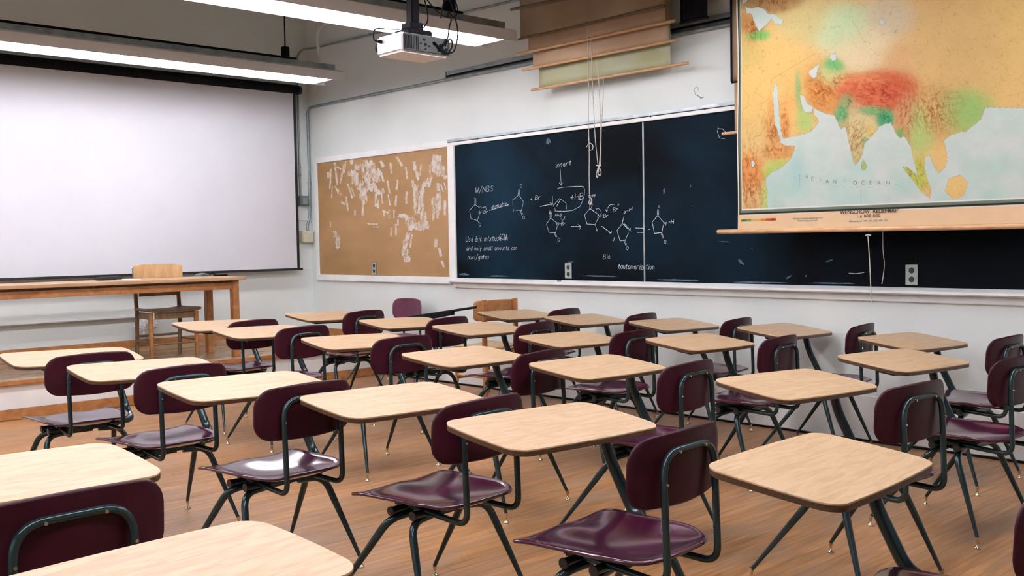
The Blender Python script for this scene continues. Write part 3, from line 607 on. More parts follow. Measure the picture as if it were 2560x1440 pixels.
# large relief map
MX = 5.79
def mp(px, py): p = on_x(px, py, MX); return (p.y, p.z)
yl_map = mp(1843, 300)[0]; yr_map = 2*mp(2172, 530)[0]-yl_map
zb_map, zt_map = 1.388, 3.62
bm_ = empty('relief_map'); tag(bm_, 'large coloured relief map of the Indian Ocean hanging over the blackboard', 'wall map')
# neat line of the printed map
nl = mp(1855, 400)[0]; nb = mp(1855, 523)[1]; nr = yr_map+(yl_map-nl)
step = .0042
ny = int((yl_map-yr_map)/step); nz_ = int((zt_map-zb_map)/step)
Yg = yl_map-(np.arange(ny+1)/ny)*(yl_map-yr_map); Zg = zb_map+(np.arange(nz_+1)/nz_)*(zt_map-zb_map)
YY, ZZ = np.meshgrid(Yg, Zg)
# pixel-like chart coordinates (5.447 x) of every vertex, by a fixed linear relation on the sheet
def chart(px, py): a_ = on_x(1820+px/5.447, 180+py/5.447, MX); return a_
# invert perspective on the plane: project the vertices
dX = np.stack([np.full(YY.shape, MX)-EYE.x, YY-EYE.y, ZZ-EYE.z], -1)
cc = dX @ np.array(cf); UX = 1280+FPX*(dX @ np.array(cr))/cc; UY = 720-FPX*(dX @ np.array(cu))/cc
CX = (UX-1820)*5.447; CY = (UY-180)*5.447
def inpoly(poly):
    r = np.zeros(CX.shape, bool); n = len(poly)
    for i in range(n):
        x1, y1 = poly[i]; x2, y2 = poly[(i+1) % n]
        if y1 == y2: continue
        c = ((y1 > CY) != (y2 > CY)) & (CX < (x2-x1)*(CY-y1)/(y2-y1)+x1); r ^= c
    return r
def dist(poly, closed=True):
    d = np.full(CX.shape, 1e9); n = len(poly)
    for i in range(n if closed else n-1):
        x1, y1 = poly[i]; x2, y2 = poly[(i+1) % n]; ex, ey = x2-x1, y2-y1; L2 = ex*ex+ey*ey+1e-9
        t = np.clip(((CX-x1)*ex+(CY-y1)*ey)/L2, 0, 1); d = np.minimum(d, (CX-x1-t*ex)**2+(CY-y1-t*ey)**2)
    return np.sqrt(d)
def jag(poly, amp=9, n=5):
    out = []
    for i in range(len(poly)):
        a = poly[i]; b = poly[(i+1) % len(poly)]
        for k in range(n):
            t = k/n; s = 0 if k == 0 else amp
            out.append((a[0]+(b[0]-a[0])*t+random.uniform(-s, s), a[1]+(b[1]-a[1])*t+random.uniform(-s, s)))
    return out
land = [(-50, -2500), (5000, -2500), (5000, 500), (3500, 480), (3440, 640), (3250, 790), (3050, 850), (2930, 930), (2980, 1120), (2960, 1290), (2860, 1380), (2790, 1260), (2740, 1130), (2680, 1160), (2670, 1300), (2700, 1430), (2760, 1600), (2720, 1680), (2640, 1560), (2580, 1390), (2547, 1250), (2510, 1110), (2490, 1010), (2440, 930), (2400, 870), (2350, 905), (2310, 860), (2280, 800), (2240, 730), (2220, 690), (2170, 700), (2080, 735), (2010, 820), (1920, 930), (1860, 975), (1850, 1060), (1835, 1130), (1800, 1195), (1770, 1240), (1740, 1268), (1715, 1220), (1690, 1120), (1655, 980), (1630, 850), (1618, 770), (1590, 745), (1550, 780), (1510, 735), (1505, 690), (1475, 640), (1455, 590), (1360, 575), (1250, 530), (1190, 505), (1165, 480), (1090, 430), (1060, 370), (1040, 320), (990, 315), (1000, 400), (1020, 480), (1050, 555), (1150, 550), (1162, 500), (1175, 590), (1225, 630), (1240, 690), (1180, 760), (1120, 820), (1000, 855), (880, 885), (760, 905), (745, 850), (730, 740), (705, 560), (700, 400), (690, 260), (680, 150), (640, 165), (622, 300), (625, 420), (640, 600), (650, 700), (690, 830), (725, 925), (720, 965), (800, 1005), (920, 1010), (905, 1080), (860, 1180), (780, 1260), (700, 1320), (600, 1370), (535, 1440), (515, 1500), (540, 1600), (540, 1680), (545, 1900), (-50, 1900)]
seas = [[(240, -905), (260, -880), (330, -870), (420, -885), (500, -850), (560, -790), (650, -780), (760, -700), (740, -640), (640, -660), (600, -720), (520, -640), (430, -550), (380, -630), (340, -720), (330, -790), (250, -800)],
        [(1100, 0), (1180, -60), (1250, -110), (1250, -80), (1225, -10), (1215, 60), (1185, 92), (1140, 70)],
        [(1400, -250), (1470, -250), (1480, -170), (1430, -140), (1390, -190)], [(320, 1220), (350, 1205), (375, 1240), (360, 1295), (330, 1290)],
        [(180, -1100), (280, -1080), (260, -960), (200, -920)], [(2050, -700), (2110, -720), (2140, -660), (2080, -640)]]
isl = [[(1835, 1190), (1870, 1225), (1895, 1290), (1870, 1340), (1830, 1330), (1828, 1260)], [(2380, 1292), (2440, 1300), (2520, 1360), (2640, 1480), (2760, 1640), (2740, 1720), (2640, 1640), (2500, 1450), (2430, 1370)],
       [(3000, 1450), (3150, 1400), (3260, 1500), (3200, 1680), (3060, 1740), (2950, 1620)], [(3180, 780), (3230, 770), (3240, 810), (3190, 820)]]
land = jag(land, 7); L0 = inpoly(land)
for p_ in isl: L0 |= inpoly(jag(p_, 5))
seaz = [jag(p_, 6) for p_ in seas]
for p_ in seaz: L0 &= ~inpoly(p_)
col = np.zeros(CX.shape+(3,))
def srgb(c): c = np.array(c)/255.; return np.where(c <= .04045, c/12.92, ((c+.055)/1.055)**2.4)
# blotchy printed sea
def vnoise(sc, seed):
    rng = np.random.RandomState(seed); g_ = rng.rand(64, 64)
    x = CX/sc; y = CY/sc; xi = np.floor(x).astype(int); yi = np.floor(y).astype(int); fx = x-xi; fy = y-yi
    fx = fx*fx*(3-2*fx); fy = fy*fy*(3-2*fy)
    G = lambda a, b: g_[a % 64, b % 64]
    return (G(xi, yi)*(1-fx)+G(xi+1, yi)*fx)*(1-fy)+(G(xi, yi+1)*(1-fx)+G(xi+1, yi+1)*fx)*fy
fb = vnoise(260, 1)*.5+vnoise(110, 2)*.3+vnoise(45, 3)*.2
sea = srgb((216, 216, 212))*(1-fb)[..., None]+srgb((190, 214, 204))*fb[..., None]
sc2 = np.clip((CY-900)/700, 0, 1)*np.clip(vnoise(300, 9)*1.6-.2, 0, 1); sea = sea*(1-sc2[..., None]*.8)+srgb((176, 207, 196))*sc2[..., None]*.8
dk = np.exp(-((CX-930)/90)**2-((CY-1330)/260)**2); sea = sea*(1-.7*dk[..., None])+srgb((168, 206, 204))*.7*dk[..., None]
col[:] = sea
blobs = [(300,400,500,600,(228,190,116),1),(900,350,220,350,(226,182,110),1),(380,900,300,300,(217,186,124),1),(300,1300,180,220,(214,140,78),1.2),(600,800,110,230,(206,140,80),1.2),(650,1080,190,90,(210,148,88),1.2),(790,700,50,230,(208,138,76),1.2),(820,430,110,110,(228,160,90),.8),
 (600,480,50,130,(222,150,86),1),(960,260,40,200,(108,178,118),1.6),(1040,640,90,130,(176,200,120),1.6),(1000,470,40,130,(130,190,120),1.4),(1250,250,170,220,(206,142,76),2),(1360,420,150,120,(210,150,84),1.6),(1400,60,170,120,(196,206,140),1.8),(1200,120,90,90,(204,150,92),1),
 (1500,100,150,90,(214,140,88),1.4),(1560,570,80,130,(90,170,116),2.2),(1640,380,90,90,(104,176,118),2),(1950,520,190,60,(104,178,118),2.2),(2140,620,90,110,(70,160,112),2.4),(1750,760,220,200,(208,190,140),2.2),(1740,1050,90,200,(196,180,128),2.2),(1930,800,60,100,(218,196,110),1.6),(1870,930,40,60,(110,180,120),1.5),
 (1720,480,120,90,(214,184,140),1.4),(2000,290,380,180,(204,108,74),3.6),(1980,120,300,80,(222,150,96),2),(1750,210,180,110,(214,116,74),2),(2200,200,300,190,(200,90,60),3),(2420,520,110,300,(200,146,102),2.4),(2350,830,40,80,(110,176,100),1.8),(2480,650,60,200,(196,150,108),1.6),(2600,700,160,260,(176,196,120),2),(2850,500,300,260,(206,160,104),2.2),(3100,500,300,220,(150,190,110),2.2),
 (700,1280,160,70,(188,200,110),1.6),(560,1420,50,120,(160,196,100),1.6),(500,1330,60,60,(206,196,110),1),(300,1500,160,200,(212,150,90),1.4),(330,1700,180,160,(214,176,120),1.4),(500,1700,60,160,(186,200,120),1.6),(1860,1270,40,80,(170,186,110),2),(2500,1400,160,160,(186,190,90),2),
 (400,-500,120,60,(120,186,100),1.6),(300,-650,130,120,(190,140,84),1.5),(600,-930,300,90,(176,140,90),2.4),(1100,-700,300,200,(206,190,130),1.5),(1600,-600,330,220,(196,214,168),2),(1900,-350,330,260,(224,206,164),2.4),(1450,-80,110,90,(96,180,110),1.5),(2200,-700,300,200,(206,190,160),2),(2300,-200,260,200,(214,170,120),2),(2900,-300,500,500,(216,180,120),2),(250,-250,200,200,(206,180,110),1.4)]
num = np.zeros(col.shape)+srgb((222, 186, 120))*.05; den = np.zeros(CX.shape)+.05
for x, y, rx, ry, c, w_ in blobs:
    g_ = (w_*np.exp(-((CX-x)/rx)**2-((CY-y)/ry)**2))**1.7*(.6+.8*vnoise(52, 40)); num += g_[..., None]*srgb(c); den += g_
lc = num/den[..., None]
# printed hachure relief: ridged noise
def ridge(sc, seed): return 1-np.abs(vnoise(sc, seed)*2-1)
def vn2(x, y, seed):
    rng = np.random.RandomState(seed); g_ = rng.rand(64, 64)
    xi = np.floor(x).astype(int); yi = np.floor(y).astype(int); fx = x-xi; fy = y-yi; fx = fx*fx*(3-2*fx); fy = fy*fy*(3-2*fy)
    G = lambda a, b: g_[a % 64, b % 64]
    return (G(xi, yi)*(1-fx)+G(xi+1, yi)*fx)*(1-fy)+(G(xi, yi+1)*(1-fx)+G(xi+1, yi+1)*fx)*fy
WX = CX+34*(vnoise(80, 21)-.5)+14*(vnoise(28, 23)-.5); WY = CY+34*(vnoise(80, 22)-.5)+14*(vnoise(28, 24)-.5)
def ranges(ang, seed):
    t = math.radians(ang); u = WX*math.cos(t)+WY*math.sin(t); v = -WX*math.sin(t)+WY*math.cos(t)
    return sum(w_*(1-np.abs(2*vn2(u/(sc*3.0), v/sc, seed+i)-1)) for i, (sc, w_) in enumerate(((30, .40), (15, .35), (8, .25))))
wA = np.exp(-((CX-1270)/330)**2-((CY-300)/330)**2); wB = np.exp(-((CX-2000)/420)**2-((CY-250)/300)**2)*1.3
wC = np.maximum(np.exp(-((CX-2480)/220)**2-((CY-560)/500)**2)*1.4, np.exp(-((CX-600)/330)**2-((CY-1000)/900)**2)); wD = np.exp(-((CX-1750)/250)**2-((CY-850)/400)**2)*.8
wS = wA+wB+wC+wD+1e-4
rg = (wA*ranges(48, 60)+wB*ranges(14, 70)+wC*ranges(84, 80)+wD*ranges(110, 90)+1e-4*.5)/wS
mt = np.zeros(CX.shape)
for x, y, rx, ry in [(1280,260,220,240),(2050,300,520,240),(620,800,110,220),(650,1080,220,100),(300,1350,150,400),(780,700,50,230),(1740,880,220,340),(2430,560,130,330),(1560,570,110,140),(1650,400,90,110),(2140,600,100,120),(300,1650,220,240),(600,-930,300,110),(1500,120,200,120),(2800,500,400,300),(350,-600,120,200),(2500,1400,200,200)]:
    mt = np.maximum(mt, np.exp(-((CX-x)/rx)**2-((CY-y)/ry)**2))
rk = mt*np.clip((rg-.60)*4.2, 0, 1)
lc = lc*(1-rk[..., None]*np.array([.45, .72, .85]))*(1+.30*mt*np.clip((.52-rg)*3, 0, 1)-.08*(vnoise(9, 11)-.5))[..., None]
fl = (1-mt)*np.clip((ridge(60, 15)*.5+ridge(26, 16)*.5-.86)*7, 0, 1); lc = lc*(1-.30*fl[..., None])
riv = [[(1200,-250),(600,100),(590,330),(520,400),(470,440),(450,510),(500,520),(520,560),(470,640),(470,820),(430,870),(360,880),(370,1000),(320,1060)], [(1690,330),(1640,470),(1560,520),(1500,620)], [(1790,480),(1900,560),(2020,580),(2130,590),(2280,470)], [(190,210),(290,350),(260,480),(200,520)], [(370,280),(500,360)], [(430,160),(370,280),(340,330)], [(1430,-140),(1560,120)], [(1700,-700),(1860,-400),(1900,-420)], [(560,-640),(420,-560)]]
for q_ in riv:
    d_ = dist(q_, False); k_ = np.clip(1-d_/3.6, 0, 1)*.55; lc = lc*(1-k_[..., None])
col = np.where(L0[..., None], lc, col)
de = dist(land)
for p_ in seaz+isl: de = np.minimum(de, dist(p_))
k_ = np.clip(1-de/4.5, 0, 1)*.45; col = col*(1-k_[..., None])
# graticule and faint marks in the sea
for q_ in [[(770,1395),(1100,1480),(1500,1560),(1800,1573),(2100,1570),(2480,1500)], [(980,1400),(980,1560)], [(1600,1280),(1590,1560)], [(540,1660),(900,1640)], [(620,1750),(800,1830)], [(1130,1850),(1130,1540)], [(1470,1850),(1470,1700)], [(1820,1850),(1820,1600)], [(2190,1850),(2190,1580)]]:
    d_ = dist(q_, False); k_ = np.clip(1-d_/2.6, 0, 1)*.3*(~L0); col = col*(1-k_[..., None])
# margins: cream paper, then grey-green border, white line
cream = srgb((232, 202, 164)); m1 = (YY > nl) | (YY < nr) | (ZZ < nb) | (ZZ > 3.56)
col[m1] = srgb((232, 228, 220))
def band(a0, a1, c):
    e = .0; k1 = ((YY > nl+a0) & (YY <= nl+a1) & (ZZ > nb-a1) & (ZZ < 3.56+a1)) | ((YY < nr-a0) & (YY >= nr-a1) & (ZZ > nb-a1) & (ZZ < 3.56+a1)) | ((ZZ < nb-a0*1.5) & (ZZ >= nb-a1*1.5) & (YY < nl+a1) & (YY > nr-a1))
    col[k1] = srgb(c)
band(.006, .018, (110, 124, 108)); band(.018, .026, (38, 42, 38))
k1 = (ZZ < nb-.041) | (YY > nl+.026) | (YY < nr-.026); col[k1] = srgb((233, 200, 160)); 
k1 = (YY > nl+.026) & (ZZ > nb-.02); col[k1] = srgb((232, 222, 200))
# legend colour bar
for i, c in enumerate([(84, 118, 60), (120, 148, 80), (196, 176, 120), (214, 170, 100), (206, 130, 70), (186, 84, 44), (160, 50, 24)]):
    ya, yb = mp(1854+i*12.4, 552)[0], mp(1854+(i+1)*12.4, 552)[0]; k1 = (YY <= ya) & (YY > yb) & (ZZ < mp(1900, 546.5)[1]) & (ZZ > mp(1900, 553)[1]); col[k1] = srgb(c)
st_ = vnoise(140, 31)*.06+vnoise(30, 32)*.03; col = np.clip((col*(1-st_[..., None]))*.80, 0, 1)
col = np.concatenate([col, np.ones(CX.shape+(1,))], -1)
wav = lambda y, z: .006*np.sin(y*3.1+.6)+.004*np.sin(y*7+z*2)
V = np.stack([MX+wav(YY, ZZ), YY+.004*np.sin(ZZ*7)*np.exp(-np.abs(YY-yl_map)*8), ZZ], -1).reshape(-1, 3)
idx = np.arange((ny+1)*(nz_+1)).reshape(nz_+1, ny+1)
F = np.stack([idx[:-1, :-1], idx[:-1, 1:], idx[1:, 1:], idx[1:, :-1]], -1).reshape(-1, 4)
me = bpy.data.meshes.new('map_print'); me.vertices.add(len(V)); me.vertices.foreach_set('co', V.ravel())
me.loops.add(F.size); me.loops.foreach_set('vertex_index', F.ravel().astype(np.int32)); me.polygons.add(len(F))
me.polygons.foreach_set('loop_start', np.arange(len(F), dtype=np.int32)*4); me.polygons.foreach_set('loop_total', np.full(len(F), 4, dtype=np.int32)); me.update(calc_edges=True)
ca = me.color_attributes.new('print', 'FLOAT_COLOR', 'POINT'); ca.data.foreach_set('color', col.reshape(-1, 4).ravel().astype(np.float32))
mm = mat('printed_map', (.8, .7, .5), .7, spec=.12); N, L, b = nodes(mm); at = N.new('ShaderNodeAttribute'); at.attribute_name = 'print'; L.new(at.outputs['Color'], b.inputs['Base Color'])
me.materials.append(mm); mo = bpy.data.objects.new('map_sheet', me); C.objects.link(mo); mo.parent = bm_
sd = mo.modifiers.new('thickness', 'SOLIDIFY'); sd.thickness = .0015; sd.offset = 1
dl = mp(1795, 580); dr_ = mp(2287, 576)
MB().tube([(MX, dl[0], zb_map-.008), (MX, yr_map-(dl[0]-yl_map), zb_map-.016)], .0155, 14).build('bottom_dowel', M['dowel'], bm_)
MB().tube([(MX+.02, yl_map, zt_map+.03), (MX+.02, yr_map, zt_map+.03)], .04, 14).build('spring_roller', M['doweldark'], bm_)
def map_text(s, px, py, size, m, name, sp=1.0, sx=1.0, bold=0):
    cu_ = bpy.data.curves.new(name, 'FONT'); cu_.body = s; cu_.size = size; cu_.space_character = sp; cu_.align_x = 'CENTER'; cu_.extrude = .0003; cu_.offset = bold
    to = bpy.data.objects.new(name, cu_); C.objects.link(to)
    me_ = bpy.data.meshes.new_from_object(to); bpy.data.objects.remove(to)
    me_.materials.append(m); o_ = bpy.data.objects.new(name, me_); C.objects.link(o_); o_.parent = bm_
    y_, z_ = mp(px, py); x_ = MX+.006*math.sin(y_*3.1+.6)+.004*math.sin(y_*7+z_*2)
    for v in me_.vertices: v.co.x *= sx
    o_.matrix_world = Matrix.Translation((x_-.0032, y_, z_)) @ Matrix(((0, 0, -1, 0), (-1, 0, 0, 0), (0, 1, 0, 0), (0, 0, 0, 1)))
    return o_
map_text('WENSCHOW  RELIEFMAP', 2172, 533, .034, M['ink'], 'map_title', 1.02, .94, .0007)
map_text('1:6 000 000', 2172, 544, .028, M['ink'], 'scale_text', 1.15, 1.0)
map_text('Kilometres 0  100  200  300  400  500', 2172, 554, .016, M['inkfaint'], 'scale_bar_text')
map_text('Altitudes in metres above sea level', 2020, 547, .015, M['inkfaint'], 'legend_text')
map_text('Depths below sea level', 2020, 553, .015, M['inkfaint'], 'legend_text')
it = [('I', 1999, 442), ('N', 2017, 447), ('D', 2033, 451), ('I', 2051, 454.5), ('A', 2069, 457.5), ('N', 2088, 459), ('O', 2139, 461.5), ('C', 2159, 461.5), ('E', 2178, 461.5), ('A', 2199, 461.5), ('N', 2221, 461.5)]
for c_, x, y in it: map_text(c_, x, y, .034, M['inkfaint'], 'sea_name_letter')

# faint pencil scribble on the plaster right of the stacked maps
sw = MB()
for pts in ([(1736,222),(1740,218),(1745,219),(1746,226)], [(1735,224),(1738,236),(1747,241),(1758,245)], [(1744,238),(1752,246),(1760,242)]):
    P3 = [on_x(x, y, XW-.0015) for x, y in pts]
    for a, b_ in zip(P3, P3[1:]):
        t = b_-a; nn = Vector((0, -t.z, t.y)).normalized()*.0022; sw.add([a+nn, a-nn, b_-nn, b_+nn], [(0, 1, 2, 3)])
tag(sw.build('pencil_scribble', M['inkfaint']), 'faint grey pencil scribble on the white wall left of the large map', 'mark')
# ---------------------------------------------------------------- hanging cords of the maps
def cord(pts, label, X=5.93, knot=None, r=.0032):
    o = empty('pull_cord'); tag(o, label, 'cord')
    Xs = X if isinstance(X, tuple) else (X, X)
    P = [q if isinstance(q, Vector) else on_x(*q, Xs[0]+(Xs[1]-Xs[0])*min(1, i/2)) for i, q in enumerate(pts)]
    wire(P, r, 5).build('cord_line', M['cord'], o)
    return o, P
XC = 5.79
o, P = cord([(1467, 66), (1470, 110), (1471, 200), (1471, 300), (1473, 370), (1473, 440), (1474, 490), (1477, 512)], 'long white cord hanging over the blackboard, looped and knotted at the bottom', XC)
wire([on_x(x, y, XC-.004) for x, y in [(1466, 368), (1474, 358), (1482, 364), (1481, 373), (1474, 376)]], .003, 6).build('cord_knot', M['cord'], o)
wire([on_x(x, y, XC-.004) for x, y in [(1474, 492), (1480, 500), (1476, 512), (1472, 505), (1478, 496), (1480, 513)]], .0032, 6).build('cord_knot', M['cord'], o)
o, P = cord([(1478, 99), (1481, 200), (1487, 330), (1492, 385), (1495, 415)], 'thin white cord second from the left in front of the blackboard', (5.862, 5.93))
o, P = cord([(1493, 150), (1498, 230), (1502, 330), (1500, 390), (1497, 420)], 'thin white cord third from the left ending in a bow', (5.922, 5.93))
wire([on_x(x, y, 5.928) for x, y in [(1490, 413), (1497, 415), (1503, 414), (1497, 416), (1491, 436), (1494, 443), (1498, 420), (1503, 432), (1499, 439), (1494, 428), (1500, 412)]], .0036, 6).build('cord_bow', M['cord'], o)
o, P = cord([(1509, 192), (1507, 260), (1503, 330), (1502, 400), (1499, 418)], 'rightmost of the thin white cords over the left blackboard panel', (5.98, 5.93))
o, P = cord([(2170, 588), (2172, 620), (2175, 670), (2177, 720), (2178, 757)], 'white cord hanging below the large map past the chalk tray', 5.80)
wire([on_x(x, y, 5.795) for x, y in [(2164, 589), (2170, 587), (2177, 589)]], .005, 6).build('cord_knot', M['cord'], o)
o, P = cord([Vector((6.0, on_x(2207, 582, 6.0).y, d0.z-.012)), (2207, 582), (2208, 630), (2211, 660), (2208, 690), (2205, 708)], 'short white cord right of the longer one below the large map', 6.0, r=.0026)
MB().lathe([(.0, -.006), (.006, 0), (.0, .006)], P[-1], 8).build('cord_bead', M['cord'], o)

# ---------------------------------------------------------------- student desks
CXO = -.09
desk0 = empty('student_desk')
TH = .012
# backrest shell
def back_fn(s, t):
    hw, hh, r = .222, .092, .062
    zz = t*hh; k = max(0, abs(zz)-(hh-r)); w = hw-r+math.sqrt(max(0, r*r-k*k))
    x = s*w; z = .700+zz + (.012*(1-(x/hw)**2) if t > 0 else -.006*(1-(x/hw)**2))*abs(t)
    y = -.575+.85*x*x-.05*(z-.70)
    return Vector((CXO+x, y, z))
def eased(fn, e=1):
    def g(s, t): return fn(s, math.sin(t*math.pi/2)) 
    return g
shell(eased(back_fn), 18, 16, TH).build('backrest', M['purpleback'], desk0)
def seat_fn(s, t):
    d = (t+1)/2                       # 0 back, 1 front
    y = -.575+.475*d
    rb, rf = .15, .035
    hw = .205+.018*d
    kb = max(0, rb-(y+.575)); kf = max(0, rf-(-.10-y))
    w = hw
    if kb > 0: w = hw-rb+math.sqrt(max(0, rb*rb-kb*kb))
    if kf > 0: w = hw-rf+math.sqrt(max(0, rf*rf-kf*kf))
    x = s*w
    u = x/hw
    z = .446+.018*u**4*(1-.4*d)-.020*math.exp(-((d-.40)/.30)**2)*(1-u*u)+.006*math.exp(-((d-.90)/.22)**2)*math.exp(-(u/.30)**2)
    z += .018*max(0, 1-d/.16)**2 - .010*max(0, (d-.82)/.18)**2
    return Vector((CXO+x, y, z))
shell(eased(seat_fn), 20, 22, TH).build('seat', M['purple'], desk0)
# back frame: one bent tube, up behind the backrest and forward under the seat
xl, xr = CXO-.130, CXO+.130
bt = [(xl, -.34, .408), (xl, -.555, .405), (xl-.002, -.600, .50), (xl+.004, -.578, .752), (xr-.004, -.578, .752), (xr+.002, -.600, .50), (xr, -.555, .405), (xr, -.34, .408)]
bt = [(xl+.02, -.30, .412), (xl, -.595, .398), (xl, -.583, .755), (xr, -.583, .755), (xr, -.595, .398), (xr-.02, -.30, .412)]
bf_ = MB().tube(fillet(bt, [0, .05, .075, .075, .05, 0], 8), .0108, 12).build('back_frame', M['steel'], desk0)
for x, z in ((xl, .672), (xr, .672), (xl+.065, .752), (xr-.065, .752)):
    MB().tube([(x, -.600, z), (x, -.590, z)], .0042, 8).build('screw', M['chrome'], bf_)
# under-seat bracket with cross tubes
ub = MB(); ub.rbox(CXO-.10, CXO+.12, -.43, -.20, .395, .425, .008)
ub.rbox(CXO-.06, CXO+.07, -.36, -.25, .372, .40, .01)
for yy in (-.375, -.265): ub.tube([(CXO-.165, yy, .402), (CXO+.185, yy, .402)], .0145, 12)
ub.build('seat_bracket', M['steel'], desk0)
for yy in (-.375, -.265): MB().tube([(CXO-.174, yy, .402), (CXO-.165, yy, .402)], .0165, 12).build('tube_end_cap', M['dark'], desk0)
# four bent tapering legs with metal glides
def leg(sx, sy):
    x1 = CXO+(.262*sx)+.022; y1 = -.255+(.243*sy)
    x0 = CXO+.125*sx+.01; xb = CXO+.19*sx+.012; y0 = -.32+.04*sy
    pts = fillet([(x0-.05*sx, y0, .383), (xb, y0+.015*sy, .378), (x1, y1, .045)], [0, .075, 0], 8)
    zs = [p.z for p in pts]; rs = [.0078+.0062*min(1, max(0, (p.z-.05)/.26)) for p in pts]
    # resample the straight run so that the taper shows
    a, b_ = pts[-2], pts[-1]; pts = pts[:-1]+[a.lerp(b_, k/8) for k in range(1, 9)]; rs = [.0078+.0062*min(1, max(0, (p.z-.05)/.24)) for p in pts]
    l = MB().tube(pts, rs, 12).build('leg', M['steel'], desk0)
    e = pts[-1]
    MB().lathe([(.0135, 0), (.015, .002), (.013, .008), (.006, .012), (.0055, .03), (.0082, .033), (.0082, .050)], (e.x+.002*sx, e.y+.002*sy, 0), 14).build('glide', M['chrome'], l)
for sx in (-1, 1):
    for sy in (-1, 1): leg(sx, sy)
# desk post: thick tube up to the desktop
TX, TY = -.027, .137
def ztop(x, y): return .74+TX*x+TY*y
MB().tube(fillet([(.085, -.265, .388), (.225, -.225, .388), (.245, -.125, .415), (.218, -.045, .600), (.178, -.045, .700)], [0, .04, .05, .05, 0], 8), .0195, 14).build('desk_post', M['steel'], desk0)
ar = MB()
def slab(mb, x0, x1, y0, y1, d0, d1):
    vs = [(x, y, ztop(x, y)-d) for d in (d1, d0) for y in (y0, y1) for x in (x0, x1)]
    return mb.add(vs, [(0, 2, 3, 1), (4, 5, 7, 6), (0, 1, 5, 4), (2, 6, 7, 3), (0, 4, 6, 2), (1, 3, 7, 5)])
slab(ar, -.20, .235, -.085, .085, .020, .026); slab(ar, -.18, .215, -.045, .045, .026, .058)
ar.build('desktop_bracket', M['steel'], desk0)
# desktop: laminate sheet over a brown edge band
ol = rrect(.3405, .1725, .052, 8, .010)
def plate(d0, d1, grow=0):
    mb = MB(); n = len(ol); v = []
    for d, g_ in ((d0, -.0012), (d0+.0012, 0), (d1-.0012, 0), (d1, -.0012)):
        for x, y in ol:
            q = math.hypot(x, y); x2, y2 = x*(1+(g_+grow)/q), y*(1+(g_+grow)/q); v.append((x2, y2, ztop(x2, y2)-d))
    fs = [tuple(range(n)), tuple(range(4*n-1, 3*n-1, -1))]+[(r_*n+i, r_*n+(i+1) % n, (r_+1)*n+(i+1) % n, (r_+1)*n+i) for r_ in range(3) for i in range(n)]
    return mb.add(v, fs)
dt = plate(0, .0055).build('desktop', M['lam'], desk0)
plate(.0052, .0205, -.0006).build('edge_band', M['edge'], dt)

UN = {'A': (2.327, 2.283, 0.97, 3.483), 'C': (2.31, 3.123, 3.817, 1.987), 'F': (3.563, 3.197, 5.035, 0.379), 'L': (4.795, 3.508, 3.407, 2.161), 'E': (3.644, 2.186, -3.249, -1.594), 'B': (2.38, 1.347, 6.503, 0.0),
      'D': (2.12, 3.922, 3.543, 0.777), 'I': (3.581, 5.184, -0.699, 2.861), 'H': (3.45, 4.032, 9.494, 0.634), 'P': (4.705, 7.288, 7.923, 0.178), 'O': (4.647, 6.127, 3.799, 3.819), 'N': (4.643, 5.262, 7.823, 1.638),
      'T': (5.740, 6.036, 6.0, 2.005), 'S': (5.673, 5.208, 6.604, 1.958), 'M': (4.619, 4.372, 4.531, -0.947), 'R': (5.696, 4.392, 3.588, 3.901), 'Q': (5.729, 3.528, 3.254, 4.101), 'Y': (5.544, 2.592, -1.045, 0.0),
      'X': (4.665, 2.226, -2.058, 0.0), 'J': (3.566, 6.322, 5.251, 1.457), 'K': (3.661, 7.140, 4.663, 1.891), 'W': (2.046, 5.752, -1.093, -0.406), 'G': (2.087, 4.864, 1.048, 1.786), 'V': (0.842, 2.828, 4.915, -3.46), 'U': (.775, 1.775, 9.0, 0.0)}
LAB = {
 'B': 'large foreground desk at bottom right of the view, its chair cut off by the frame', 'A': 'middle foreground desk behind the nearest chair back, oak top with fine dark grain', 'C': 'desk in front of the glossy maroon seat with the bright window reflection',
 'D': 'desk left of centre overlapping the chair back of the desk at the left edge', 'G': 'desk at the left edge whose low chair back stands before its pale top', 'W': 'leftmost far desk, only its rounded right corner and chair back in view',
 'U': 'nearest desk at bottom left, pale pinkish top filling the corner', 'V': 'desk at left edge above the nearest pale desktop, rounded right corner in view',
 'E': 'desk on the right standing left of the cropped maroon chair back', 'F': 'desk right of centre with knotty grain, its chair back standing at its right end',
 'H': 'desk at the picture centre whose chair back overlaps the left end of the knotty top', 'I': 'desk spanning between two maroon chair backs left of the picture centre', 'J': 'far left desk whose top overlaps the wooden table legs, nearer of the two there',
 'K': 'farthest left desk, right in front of the wooden armchair and teacher table', 'X': 'desk cut by the right edge, second in from the blackboard wall',
 'L': 'desk with chair seat tucked under the large right-hand desktop behind the tall maroon back', 'M': 'second-row desk straight below the left blackboard outlet, nearer than the wall row', 'N': 'desk standing before the wooden tablet chair, legs of that chair under its top',
 'O': 'desk in front of the lone purple chair against the right wall', 'P': 'farthest desk by the room corner, under the pin board left end',
 'Y': 'desk against the blackboard wall at the right edge below the large map', 'Q': 'desk against the wall under the blackboard, its single black post in view',
 'R': 'desk against the wall below the blackboard divider strip', 'S': 'wall-row desk closest below the left blackboard outlet', 'T': 'desk against the wall whose top overlaps the wooden tablet chair back'}
GR = 'maroon student desks in rows'
first = True
